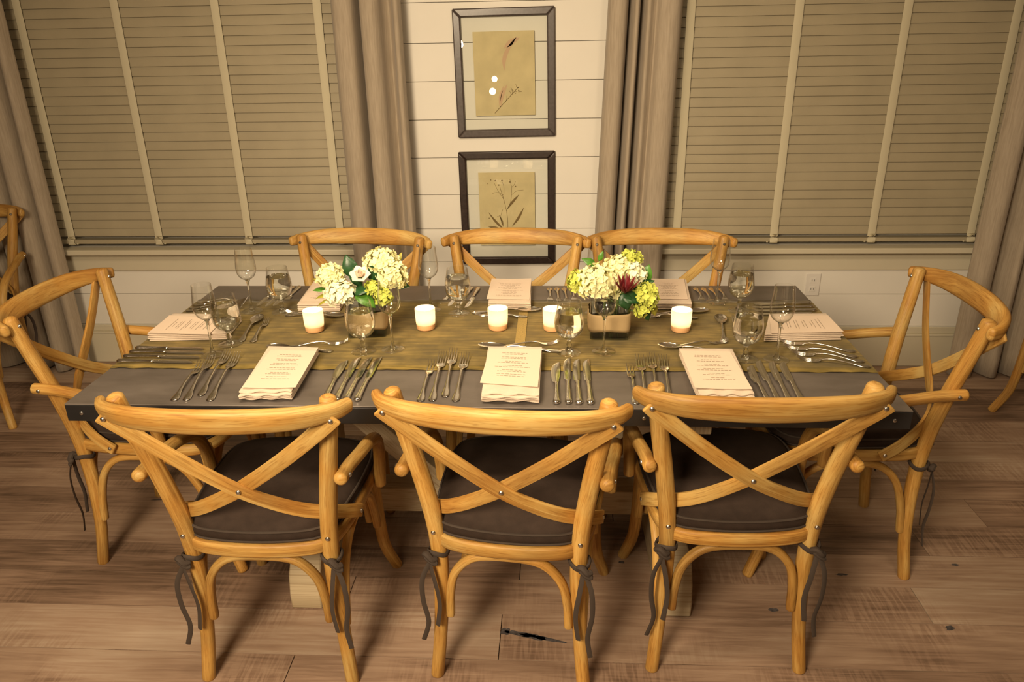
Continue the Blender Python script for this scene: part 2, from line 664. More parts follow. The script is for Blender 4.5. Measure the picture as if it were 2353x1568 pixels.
def structure(o):
    o['kind'] = 'structure'
    return o


# floor: real boards running left to right
rnd.seed(11)
mb = MB()
tones = []
edges = [-5.2]
y = -5.2
known = [-1.27, -1.09, -0.92, -0.735, -0.555, -0.373, -0.215, -0.055, 0.11, 0.28, 0.415, 0.545, 0.71, 0.89, 1.06, 1.23, 1.40, 1.53]
while y + 0.19 < known[0]:
    y += rnd.choice((0.15, 0.17, 0.19))
    edges.append(y)
edges = [e for e in edges if e < known[0] - 0.08] + known
for i in range(len(edges) - 1):
    ya, yb = edges[i], edges[i + 1]
    x = X0
    stops = [X0]
    while x < X1:
        x += rnd.uniform(1.0, 2.6)
        stops.append(min(x, X1))
    if abs(ya + 0.555) < 0.01:
        stops = [X0, -2.4, 0.042, 1.9, X1]
    for a, b_ in zip(stops[:-1], stops[1:]):
        if b_ - a < 0.02:
            continue
        g = 0.0012
        z = -rnd.random() * 0.0006
        u0, v0 = rnd.uniform(0, 40), rnd.uniform(0, 40)
        n0 = len(mb.f)
        mb.box((a + g, ya + g, -0.02), (b_ - g, yb - g, z))
        for q in range(n0, n0 + 6):
            mb.uv[q] = [(p[0] + u0, p[1] + v0) for p in mb.uv[q]]
        tones += [rnd.uniform(-0.17, 0.13)] * 6
mb.box((X0, Y0, -0.06), (X1, YW, -0.021))
tones += [-0.3] * 6
floor = structure(mb.build('floor', M['floor'], smooth=0))
at = floor.data.attributes.new('tone', 'FLOAT', 'FACE')
at.data.foreach_set('value', tones)
# dark knots and a scar in the boards
mb = MB()
for (cx_, cy_, rx_, ry_, an) in [(0.056, -0.446, 0.014, 0.013, 0), (0.10, -0.455, 0.050, 0.009, -0.2), (0.175, -0.472, 0.05, 0.007, -0.22), (0.14, -0.466, 0.04, 0.010, -0.2),
                                 (-0.95, -0.29, 0.012, 0.006, 0), (-0.98, 0.02, 0.012, 0.004, 0.1), (0.86, -0.33, 0.014, 0.008, 0), (1.12, -0.16, 0.02, 0.005, 0),
                                 (0.42, -0.12, 0.01, 0.006, 0), (1.35, -0.39, 0.012, 0.009, 0.4), (1.02, 0.18, 0.03, 0.006, -0.4), (-0.44, -0.42, 0.01, 0.007, 0), (-1.3, 0.2, 0.035, 0.004, 0.1), (1.5, -0.1, 0.012, 0.006, 0)]:
    vs = [(cx_, cy_, 0.0009)]
    n = 18
    for k in range(n):
        a = 2 * PI * k / n
        q = 1 + rnd.uniform(-0.25, 0.25)
        lx, ly = rx_ * q * math.cos(a), ry_ * q * math.sin(a)
        vs.append((cx_ + lx * math.cos(an) - ly * math.sin(an), cy_ + lx * math.sin(an) + ly * math.cos(an), 0.0009))
    mb.add(vs, [(0, k + 1, (k + 1) % n + 1) for k in range(n)])
o = mb.build('knot', plain('knot_dark', (0.075, 0.066, 0.066), 0.7, noise=(60, 0.5)), parent=floor, smooth=0)
o['kind'] = 'stuff'

# back wall: painted boards around two window openings
mb = MB()
lines = [0.215]
zc = 0.215
for zl in (0.385, 0.555, 0.725, 0.895, 1.072, 1.248, 1.419, 1.585):
    lines.append(zl)
while lines[-1] < H:
    lines.append(lines[-1] + 0.17)
cols = [(X0, WIN[0][0]), (WIN[0][1], WIN[1][0]), (WIN[1][1], X1)]
lines[-1] = H
for za, zb in zip(lines[:-1], lines[1:]):
    for (a, b_) in cols:
        mb.box((a, YW, za + 0.0015), (b_, YW + 0.02, zb - 0.0015))
    for (a, b_) in WIN:
        lo, hi = za + 0.0015, zb - 0.0015
        if lo < WZ0:
            mb.box((a, YW, lo), (b_, YW + 0.02, min(hi, WZ0)))
        if hi > WZ1:
            mb.box((a, YW, max(lo, WZ1)), (b_, YW + 0.02, hi))
mb.box((X0, YW + 0.006, 0.0), (X1, YW + 0.02, 0.22))
for (a, b_) in cols:
    mb.box((a, YW + 0.0205, 0), (b_, YW + 0.14, H))
for (a, b_) in WIN:
    mb.box((a, YW + 0.0205, 0), (b_, YW + 0.14, WZ0))
    mb.box((a, YW + 0.0205, WZ1), (b_, YW + 0.14, H))
wall_back = structure(mb.build('wall_back', M['white_paint'], smooth=0))
for nm, lo, hi in (('wall_left', (X0 - 0.1, Y0, 0), (X0, YW + 0.14, H)), ('wall_right', (X1, Y0, 0), (X1 + 0.1, YW + 0.14, H)),
                   ('wall_front', (X0 - 0.1, Y0 - 0.1, 0), (X1 + 0.1, Y0, H))):
    mb = MB()
    mb.box(lo, hi)
    structure(mb.build(nm, M['side_wall'], smooth=0))
mb = MB()
mb.box((X0 - 0.1, Y0 - 0.1, H), (X1 + 0.1, YW + 0.14, H + 0.1))
structure(mb.build('ceiling', M['ceiling'], smooth=0))
mb = MB()
mb.box((X0, YW - 0.018, 0.001), (X1, YW - 0.0005, 0.165))
mb.box((X0, YW - 0.022, 0.165), (X1, YW - 0.0005, 0.178))
mb.box((X0, YW - 0.010, 0.178), (X1, YW - 0.0005, 0.212))
structure(mb.build('baseboard_back', M['sill_paint'], smooth=0, bevel=0.003))

# windows: frame, sash bars and night behind the glass, sill with apron
for wi, (a, b_) in enumerate(WIN):
    w = structure(empty('window_%d' % (wi + 1), ((a + b_) / 2, YW + 0.1, WZ0)))
    cx_ = (a + b_) / 2
    hw = (b_ - a) / 2
    mb = MB()
    hz = WZ1 - WZ0
    mb.box((-hw, -0.03, 0), (-hw + 0.05, 0.03, hz))
    mb.box((hw - 0.05, -0.03, 0), (hw, 0.03, hz))
    mb.box((-hw + 0.05, -0.03, 0), (hw - 0.05, 0.03, 0.05))
    mb.box((-hw + 0.05, -0.03, hz - 0.05), (hw - 0.05, 0.03, hz))
    mb.box((-0.02, -0.02, 0.05), (0.02, 0.02, hz - 0.05))
    mb.build('window_frame', M['white_paint'], parent=w, smooth=0)
    mb = MB()
    mb.box((-hw + 0.05, 0.0, 0.05), (hw - 0.05, 0.006, hz - 0.05))
    mb.build('window_glass', M['window_dark'], parent=w, smooth=0)
    mb = MB()
    sa, sb = (a - 0.02, b_ + 0.02)
    mb.box((sa, YW - 0.075, WZ0 - 0.028), (sb, YW + 0.068, WZ0 - 0.0005))
    s = structure(mb.build('trim_%d' % (2 * wi + 1), M['sill_paint'], smooth=0, bevel=0.004))
    mb = MB()
    mb.box((a, YW - 0.016, 0.515), (b_, YW - 0.0005, WZ0 - 0.029))
    structure(mb.build('trim_%d' % (2 * wi + 2), M['sill_paint'], smooth=0, bevel=0.002))

# ------------------------------------------------------------------ blinds
PITCH = 0.0425
for wi, (a, b_) in enumerate(WIN):
    side = 'left' if wi == 0 else 'right'
    r = empty('window_blind', ((a + b_) / 2, YW, WZ0))
    tag(r, 'closed taupe wood slat blind with four cream tapes in the %s window' % side, 'blind', 'slat blinds in the two windows')
    hw = (b_ - a) / 2 - 0.006
    mb = MB()
    z = 0.058
    k = 0
    while z < WZ1 - WZ0 - 0.06:
        # closed slat: lower edge towards the room
        tilt = math.radians(77) + rnd.uniform(-0.02, 0.02)
        dy, dz = math.cos(tilt) * 0.0245, math.sin(tilt) * 0.0245
        t = 0.0014
        yy = -0.012
        sag = rnd.uniform(-0.0008, 0.0008)
        vs = []
        prof = [(-dy, -dz), (0.0 - 0.0035 * math.sin(tilt), 0.0), (dy, dz)]
        ny, nz_ = -math.sin(tilt), math.cos(tilt)
        for xx, sg in ((-hw, -sag), (0.0, 0.0), (hw, sag)):
            for (py, pz) in prof:
                vs.append((xx, yy + py + ny * t, z + dz + pz + sg + nz_ * t * 0))
            for (py, pz) in prof[::-1]:
                vs.append((xx, yy + py - ny * t, z + dz + pz + sg))
        fs = []
        for s_ in range(2):
            for q in range(6):
                q2 = (q + 1) % 6
                fs.append((s_ * 6 + q, s_ * 6 + q2, (s_ + 1) * 6 + q2, (s_ + 1) * 6 + q))
        fs += [(5, 4, 3, 2, 1, 0), (12, 13, 14, 15, 16, 17)]
        mb.add(vs, fs)
        z += PITCH
        k += 1
    mb.build('slats', M['slat'], parent=r, smooth=35)
    mb = MB()
    mb.box((-hw, -0.034, 0.022), (hw, 0.012, 0.042))
    mb.build('bottom_rail', M['slat'], parent=r, smooth=0, bevel=0.003)
    mb = MB()
    mb.box((-hw, -0.04, WZ1 - WZ0 - 0.06), (hw, 0.02, WZ1 - WZ0 - 0.002))
    mb.build('head_rail', M['slat'], parent=r, smooth=0)
    xs = (-2.253, -1.797, -1.334, -0.868) if wi == 0 else (0.789, 1.2545, 1.7155, 2.178)
    c0 = (a + b_) / 2
    for x in xs:
        mb = MB()
        # ribbon down the front, looped round the bottom rail
        pts = [(x - c0, -0.0265, WZ1 - WZ0 - 0.06), (x - c0, -0.0285, 0.5), (x - c0, -0.0285, 0.08), (x - c0 + 0.001, -0.032, 0.06), (x - c0 - 0.001, -0.0385, 0.045), (x - c0 + 0.001, -0.0385, 0.024), (x - c0, -0.032, 0.018), (x - c0, -0.01, 0.017)]
        sweep(mb, pts, 0.0185, 0.0009, up=lambda t: (0, -1, 0.02) if t < 0.93 else (0, -0.5, -1), n=8, res=5, power=6, cap='flat')
        tp = mb.build('ladder_tape', M['tape'], parent=r)
        mb = MB()
        lathe(mb, [(0.0, -0.004), (0.005, -0.002), (0.006, 0.002), (0.0, 0.005)], 10, (x - c0 + (0.03 if wi == 0 else -0.03), -0.036, 0.024))
        mb.build('cord_knob', M['tape'], parent=r)

# ------------------------------------------------------------------ curtains
def curtain(name_label, prof, x_shift=0.0, top=2.6, group='linen curtains beside the windows', bottom=0.012):
    """prof = list of (x, y) across; hangs from top to the floor"""
    base = catmull([(p[0], p[1], 0) for p in prof], 7)
    rows = 26
    vs, fs, uv = [], [], []
    L = [0]
    for i in range(1, len(base)):
        L.append(L[-1] + (base[i] - base[i - 1]).length)
    cxm = (prof[0][0] + prof[-1][0]) / 2
    for j in range(rows):
        t = j / (rows - 1)
        z = top + (bottom - top) * t
        for i, p in enumerate(base):
            wob = 0.004 * math.sin(3.1 * t * 3 + i * 0.35) * t
            spread = 1 + 0.07 * (t - 0.3)
            x = cxm + (p.x - cxm) * spread + x_shift * (z - 1.75)
            vs.append((x, 1.385 + (p.y - 1.385) * (0.92 + 0.1 * t) + wob, z))
            uv.append((L[i], z))
    n = len(base)
    for j in range(rows - 1):
        for i in range(n - 1):
            fs.append((j * n + i, j * n + i + 1, (j + 1) * n + i + 1, (j + 1) * n + i))
    mb = MB()
    mb.add(vs, fs, uv)
    o = mb.build('curtain', M['curtain'], smooth=0)
    o.data.shade_smooth()
    s = o.modifiers.new('thick', 'SOLIDIFY')
    s.thickness = 0.003
    tag(o, name_label, 'curtain', group)
    return o


curtain('grey-taupe linen curtain hanging at the left side of the left window',
        [(-2.56, 1.44), (-2.545, 1.39), (-2.515, 1.37), (-2.485, 1.39), (-2.47, 1.45), (-2.455, 1.46), (-2.44, 1.41), (-2.425, 1.36), (-2.395, 1.34), (-2.36, 1.36), (-2.345, 1.42), (-2.330, 1.43), (-2.315, 1.37), (-2.295, 1.345), (-2.275, 1.35), (-2.262, 1.38), (-2.26, 1.395)])
curtain('grey linen curtain in shadow at the far left edge, behind the spare chair',
        [(-3.05, 1.40), (-3.02, 1.38), (-2.98, 1.41), (-2.95, 1.47), (-2.92, 1.42), (-2.88, 1.39), (-2.84, 1.41), (-2.81, 1.47), (-2.78, 1.42), (-2.74, 1.39), (-2.70, 1.41), (-2.67, 1.47), (-2.64, 1.42), (-2.615, 1.40), (-2.60, 1.44)])
curtain('taupe linen curtain between left window and the framed pictures, one deep dark fold',
        [(-0.775, 1.385), (-0.755, 1.345), (-0.72, 1.33), (-0.685, 1.345), (-0.674, 1.41), (-0.664, 1.485), (-0.654, 1.41), (-0.64, 1.345), (-0.60, 1.325), (-0.57, 1.345), (-0.555, 1.40), (-0.535, 1.43), (-0.515, 1.40), (-0.50, 1.36), (-0.485, 1.355), (-0.475, 1.39)])
curtain('taupe linen curtain right of the framed pictures with two narrow dark folds',
        [(0.425, 1.40), (0.435, 1.355), (0.465, 1.335), (0.495, 1.35), (0.507, 1.41), (0.516, 1.48), (0.525, 1.41), (0.538, 1.355), (0.552, 1.36), (0.560, 1.42), (0.569, 1.48), (0.578, 1.42), (0.592, 1.35), (0.615, 1.37), (0.63, 1.375), (0.65, 1.34), (0.69, 1.33), (0.72, 1.345), (0.735, 1.385)], x_shift=0.028)
curtain('grey-taupe linen curtain at the far right beyond the right window',
        [(2.165, 1.39), (2.18, 1.35), (2.22, 1.33), (2.255, 1.35), (2.27, 1.42), (2.29, 1.44), (2.315, 1.38), (2.34, 1.33), (2.37, 1.35), (2.385, 1.42), (2.40, 1.45), (2.42, 1.39), (2.45, 1.34), (2.49, 1.35), (2.51, 1.42), (2.54, 1.39), (2.60, 1.34), (2.66, 1.40)])

# ------------------------------------------------------------------ pictures on the wall
def picture(xa, xb, za, zb, depth, art, fw, tilt, fmat='frame_dark'):
    cx_, cz_ = (xa + xb) / 2, (za + zb) / 2
    r = empty('picture_frame', (cx_, YW - 0.001, cz_))
    r.rotation_euler = (0, tilt, 0)
    hw, hh = (xb - xa) / 2, (zb - za) / 2
    y0, y1 = -depth, -0.0005
    mb = MB()
    # mitred moulding: four trapezoid prisms
    def quad(p):
        vs = []
        for yy, inset in ((y1, 0), (y0, 0.0)):
            vs += [(q[0], yy, q[1]) for q in p]
        mb.add(vs, [(0, 1, 2, 3), (7, 6, 5, 4), (0, 4, 5, 1), (1, 5, 6, 2), (2, 6, 7, 3), (3, 7, 4, 0)], [(q[0] + q[1], q[0]) for q in p] * 2)
    o_ = [(-hw, -hh), (hw, -hh), (hw, hh), (-hw, hh)]
    i_ = [(-hw + fw, -hh + fw), (hw - fw, -hh + fw), (hw - fw, hh - fw), (-hw + fw, hh - fw)]
    for k in range(4):
        k2 = (k + 1) % 4
        quad([o_[k], o_[k2], i_[k2], i_[k]])
    mb.build('frame', M[fmat], parent=r, bevel=0.006)
    mb = MB()
    mb.add([(-hw + fw, y0 + 0.006, -hh + fw), (hw - fw, y0 + 0.006, -hh + fw), (hw - fw, y0 + 0.006, hh - fw), (-hw + fw, y0 + 0.006, hh - fw)], [(0, 1, 2, 3)])
    mb.build('glass_pane', M['pane'], parent=r, smooth=0)
    ax0, ax1, az0, az1 = art
    ax0, ax1, az0, az1 = ax0 - cx_, ax1 - cx_, az0 - cz_, az1 - cz_
    yp = y0 + 0.0105
    mb = MB()
    mb.box((ax0, yp, az0), (ax1, yp + 0.0015, az1))
    pp = mb.build('paper', M['art_paper'], parent=r, smooth=0)
    return r, pp, (ax0, ax1, az0, az1), yp - 0.0006


def drawn(mb, pts, w, y, steps=6):
    P = catmull([(p[0], y, p[1]) for p in pts], steps)
    n = len(P)
    vs, fs = [], []
    for i, p in enumerate(P):
        T = (P[min(i + 1, n - 1)] - P[max(i - 1, 0)]).normalized()
        S = Vector((T.z, 0, -T.x))
        t = i / (n - 1)
        ww = w(t) if callable(w) else w
        vs += [p + S * ww, p - S * ww]
    for i in range(n - 1):
        fs.append((2 * i, 2 * i + 1, 2 * i + 3, 2 * i + 2))
    mb.add(vs, fs)


def dot(mb, x, z, r, y):
    n = 8
    mb.add([(x + r * math.cos(2 * PI * k / n), y, z + r * math.sin(2 * PI * k / n)) for k in range(n)], [tuple(range(n))])


leafw = lambda m: (lambda t: m * math.sin(PI * min(1, t * 0.98 + 0.01)) + 0.0003)
r, pp, (ax0, ax1, az0, az1), yp = picture(-0.262, 0.197, 1.168, 1.729, 0.022, (-0.174, 0.104, 1.266, 1.631), 0.036, math.radians(-0.6), 'frame_grey')
tag(r, 'upper grey-brown framed pressed plant with a dotted seed head, floating in glass', 'picture', 'framed botanical pictures hung on the wall')
mb = MB()
W_, H_ = ax1 - ax0, az1 - az0
fx = lambda u: ax0 + u * W_
fz = lambda v: az1 - v * H_
drawn(mb, [(fx(0.32), fz(0.97)), (fx(0.46), fz(0.86)), (fx(0.62), fz(0.74)), (fx(0.72), fz(0.66))], 0.0012, yp)
for k in range(17):
    a_ = rnd.uniform(0, 2 * PI)
    q = rnd.uniform(0.2, 1)
    dot(mb, fx(0.70) + 0.026 * q * math.cos(a_), fz(0.68) + 0.024 * q * math.sin(a_), rnd.uniform(0.0012, 0.0026), yp)
for (u0, v0, u1, v1) in ((0.6, 0.76, 0.57, 0.70), (0.62, 0.74, 0.60, 0.66), (0.5, 0.84, 0.53, 0.76)):
    drawn(mb, [(fx(u0), fz(v0)), (fx((u0 + u1) / 2 + 0.01), fz((v0 + v1) / 2)), (fx(u1), fz(v1))], 0.0008, yp)
mb.build('plant_drawing', M['pressed'], parent=r, smooth=0)
mb = MB()
drawn(mb, [(fx(0.42), fz(0.9)), (fx(0.46), fz(0.75)), (fx(0.54), fz(0.62))], leafw(0.007), yp)
drawn(mb, [(fx(0.40), fz(0.88)), (fx(0.42), fz(0.76)), (fx(0.49), fz(0.63))], leafw(0.005), yp)
drawn(mb, [(fx(0.50), fz(0.46)), (fx(0.50), fz(0.34)), (fx(0.56), fz(0.22)), (fx(0.72), fz(0.06))], leafw(0.009), yp)
drawn(mb, [(fx(0.50), fz(0.2)), (fx(0.62), fz(0.13)), (fx(0.76), fz(0.08))], leafw(0.012), yp)
mb.build('petal_drawing', M['pressed_pink'], parent=r, smooth=0)
r, pp, (ax0, ax1, az0, az1), yp = picture(-0.262, 0.199, 0.549, 1.102, 0.022, (-0.170, 0.101, 0.645, 1.003), 0.036, math.radians(-0.3))
tag(r, 'lower dark brown framed pressed plant with leaves and small round buds, behind a chair back', 'picture', 'framed botanical pictures hung on the wall')
W_, H_ = ax1 - ax0, az1 - az0
mb = MB()
drawn(mb, [(fx(0.50), fz(0.9)), (fx(0.50), fz(0.6)), (fx(0.44), fz(0.36)), (fx(0.38), fz(0.2))], 0.0010, yp)
for (pts) in ([(0.49, 0.52), (0.57, 0.38), (0.59, 0.2)], [(0.44, 0.36), (0.34, 0.24), (0.28, 0.14)], [(0.44, 0.36), (0.45, 0.2), (0.42, 0.12)], [(0.59, 0.3), (0.68, 0.25), (0.8, 0.24)], [(0.44, 0.3), (0.34, 0.27), (0.24, 0.28)],
              [(0.59, 0.2), (0.64, 0.16), (0.66, 0.12)], [(0.59, 0.2), (0.57, 0.13), (0.56, 0.09)], [(0.40, 0.72), (0.38, 0.6), (0.42, 0.5)]):
    drawn(mb, [(fx(u), fz(v)) for u, v in pts], 0.0007, yp)
for (u, v, rr) in ((0.16, 0.15, .002), (0.22, 0.1, .003), (0.30, 0.11, .004), (0.36, 0.17, .0035), (0.42, 0.11, .0042), (0.56, 0.13, .0035), (0.66, 0.19, .003), (0.17, 0.62, .003), (0.33, 0.60, .003)):
    dot(mb, fx(u), fz(v), rr, yp)
drawn(mb, [(fx(0.50), fz(0.50)), (fx(0.60), fz(0.40)), (fx(0.72), fz(0.30))], leafw(0.0055), yp)
drawn(mb, [(fx(0.58), fz(0.74)), (fx(0.70), fz(0.62)), (fx(0.80), fz(0.48))], leafw(0.0055), yp)
drawn(mb, [(fx(0.46), fz(0.80)), (fx(0.30), fz(0.68)), (fx(0.16), fz(0.54))], leafw(0.005), yp)
drawn(mb, [(fx(0.46), fz(0.82)), (fx(0.30), fz(0.76)), (fx(0.15), fz(0.74))], leafw(0.006), yp)
drawn(mb, [(fx(0.42), fz(0.74)), (fx(0.40), fz(0.66)), (fx(0.35), fz(0.58))], leafw(0.004), yp)
mb.build('plant_drawing', M['pressed'], parent=r, smooth=0)

# outlet on the wall under the right window
r = empty('electrical_outlet', (1.479, YW - 0.001, 0.436))
tag(r, 'white electrical outlet plate low on the white wall under the right window', 'outlet')
mb = MB()
mb.box((-0.036, -0.006, -0.058), (0.036, -0.0005, 0.058))
mb.build('cover_plate', M['outlet'], parent=r, smooth=0, bevel=0.003)
for dz in (-0.022, 0.022):
    mb = MB()
    mb.box((-0.014, -0.008, dz - 0.013), (0.014, -0.0062, dz + 0.013))
    s = mb.build('socket', M['outlet'], parent=r, smooth=0, bevel=0.0015)
    mb = MB()
    mb.box((-0.007, -0.0085, dz - 0.004), (-0.005, -0.0081, dz + 0.006))
    mb.box((0.005, -0.0085, dz - 0.004), (0.007, -0.0081, dz + 0.006))
    mb.build('slot', M['dark'], parent=s, smooth=0)

# ------------------------------------------------------------------ table
TL, TW, TH = 2.14, 0.984, 0.76
t = empty('dining_table', (0, 0, 0))
tag(t, 'long rectangular dining table with dark metal top on pale wood trestle', 'table')
mb = MB()
mb.box((-TL / 2, -TW / 2, TH - 0.004), (TL / 2, TW / 2, TH))
mb.build('tabletop', M['zinc'], parent=t, smooth=0, bevel=0.0015)
mb = MB()
mb.box((-TL / 2, -TW / 2, TH - 0.05), (TL / 2, -TW / 2 + 0.012, TH - 0.0045))
mb.box((-TL / 2, TW / 2 - 0.012, TH - 0.05), (TL / 2, TW / 2, TH - 0.0045))
mb.box((-TL / 2, -TW / 2 + 0.012, TH - 0.05), (-TL / 2 + 0.012, TW / 2 - 0.012, TH - 0.0045))
mb.box((TL / 2 - 0.012, -TW / 2 + 0.012, TH - 0.05), (TL / 2, TW / 2 - 0.012, TH - 0.0045))
edge = mb.build('metal_edge', M['zinc_edge'], parent=t, smooth=0, bevel=0.001)
mb = MB()
mb.box((-TL / 2 + 0.013, -TW / 2 + 0.013, TH - 0.048), (TL / 2 - 0.013, TW / 2 - 0.013, TH - 0.0046))
mb.build('under_board', M['trestle'], parent=t, smooth=0)
for x in (-1.03, -0.42, 0.42, 1.03):
    mb = MB()
    lathe(mb, [(0.0052, 0), (0.005, 0.0012), (0.003, 0.0024), (0.0, 0.0026)], 12)
    o = mb.build('bolt', M['bolt'], parent=edge)
    o.location = (x, -TW / 2, TH - 0.027)
    o.rotation_euler = (PI / 2, 0, 0)
for sx in (-1, 1):
    x = sx * 0.558
    # foot: long beam with rounded upturned ends
    mb = MB()
    prof = [(-0.37, 0), (0.37, 0), (0.372, 0.05), (0.36, 0.11), (0.33, 0.155), (0.29, 0.175), (0.22, 0.165), (0.12, 0.135), (0.0, 0.128), (-0.12, 0.135), (-0.22, 0.165), (-0.29, 0.175), (-0.33, 0.155), (-0.36, 0.11), (-0.372, 0.05)]
    vs = [(x - 0.048, p[0], p[1] + 0.0005) for p in prof] + [(x + 0.048, p[0], p[1] + 0.0005) for p in prof]
    n = len(prof)
    fs = [tuple(range(n))[::-1], tuple(range(n, 2 * n))] + [(k, (k + 1) % n, n + (k + 1) % n, n + k) for k in range(n)]
    mb.add(vs, fs, [(p[1] + 3, p[0]) for p in prof] * 2)
    mb.build('foot', M['trestle'], parent=t, bevel=0.005, smooth=35)
    mb = MB()
    # shaped post: vase like profile
    prof = [(0.11, 0.128), (0.085, 0.20), (0.06, 0.30), (0.058, 0.42), (0.075, 0.52), (0.12, 0.60), (0.17, 0.648)]
    pl = [(-a, z) for a, z in prof] + [(a, z) for a, z in prof[::-1]]
    vs = [(x - 0.045, p[0], p[1]) for p in pl] + [(x + 0.045, p[0], p[1]) for p in pl]
    n = len(pl)
    fs = [tuple(range(n)), tuple(range(n, 2 * n))[::-1]] + [(n + k, n + (k + 1) % n, (k + 1) % n, k) for k in range(n)]
    mb.add(vs, fs, [(p[0], p[1]) for p in pl] * 2)
    mb.build('post', M['trestle'], parent=t, bevel=0.004, smooth=35)
    mb = MB()
    mb.box((x - 0.048, -0.42, 0.648), (x + 0.048, 0.42, 0.7115))
    mb.build('cross_bearer', M['trestle'], parent=t, smooth=0, bevel=0.004)
    mb = MB()
    ang = math.atan2(0.30, 0.40)
    # brace from stretcher up to the bearer
    x0_, z0_, x1_, z1_ = sx * 0.16, 0.215, sx * 0.511, 0.56
    d = Vector((x1_ - x0_, 0, z1_ - z0_)).normalized()
    nn = Vector((-d.z, 0, d.x))
    hwid = 0.034
    A, B = Vector((x0_, 0, z0_)), Vector((x1_, 0, z1_))
    vs = []
    for yy in (-0.032, 0.032):
        for P_ in (A - nn * hwid, B - nn * hwid, B + nn * hwid, A + nn * hwid):
            vs.append((P_.x, yy, P_.z))
    mb.add(vs, [(0, 1, 2, 3), (7, 6, 5, 4), (0, 4, 5, 1), (1, 5, 6, 2), (2, 6, 7, 3), (3, 7, 4, 0)], [(0, 0), (0, .5), (.07, .5), (.07, 0)] * 2)
    mb.build('brace', M['trestle'], parent=t, bevel=0.003, smooth=0)
mb = MB()
mb.box((-0.512, -0.045, 0.135), (0.512, 0.045, 0.225))
for q in range(6):
    mb.uv[q] = [(p[1], p[0]) for p in mb.uv[q]]
mb.build('stretcher', M['trestle'], parent=t, smooth=0, bevel=0.004)

# ------------------------------------------------------------------ runner
mb = MB()
nx, ny = 150, 16
ya_, yb_ = -0.272, 0.325
rnd.seed(5)
vs, fs, uv = [], [], []
path = []
S_ = [(-TL / 2 - 0.004, TH - 0.03), (-TL / 2 - 0.002, TH - 0.004)]
xs_ = [-TL / 2 + TL * i / nx for i in range(nx + 1)]
path = S_ + [(x, TH + 0.0025) for x in xs_] + [(TL / 2 + 0.002, TH - 0.004), (TL / 2 + 0.004, TH - 0.03)]
eA = [rnd.uniform(-0.004, 0.004) for _ in path]
eB = [rnd.uniform(-0.004, 0.004) for _ in path]
for i in range(1, len(path) - 1):
    eA[i] = (eA[i - 1] * 1.6 + eA[i]) / 2.4
    eB[i] = (eB[i - 1] * 1.6 + eB[i]) / 2.4
for i, (x, z) in enumerate(path):
    for j in range(ny + 1):
        v = j / ny
        yv = ya_ + (yb_ - ya_) * v + eA[i] * (1 - v) + eB[i] * v
        bump = 0.0
        if abs(x) < TL / 2 - 0.02:
            bump = 0.0006 * (math.sin(x * 37 + yv * 11) + math.sin(x * 13 - yv * 29)) * 0.5
            if j in (0, ny):
                bump += abs(0.002 * math.sin(x * 41 + j))
            bump = max(bump, -0.0012)
        vs.append((x, yv, z + bump))
        uv.append((x, yv))
for i in range(len(path) - 1):
    for j in range(ny):
        a = i * (ny + 1) + j
        fs.append((a, a + ny + 1, a + ny + 2, a + 1))
mb.add(vs, fs, uv)
run = mb.build('table_runner', M['runner'], smooth=50)
sm_ = run.modifiers.new('thick', 'SOLIDIFY')
sm_.thickness = 0.0012
tag(run, 'olive green cloth runner laid lengthwise along the dark table', 'table runner')
mb = MB()
mb.box((0.078, ya_ + 0.004, TH + 0.0034), (0.108, yb_ - 0.004, TH + 0.0046))
mb.build('seam_strip', plain('runner_seam', (0.33, 0.23, 0.07), 0.9, noise=(200, 0.2)), parent=run, smooth=0)

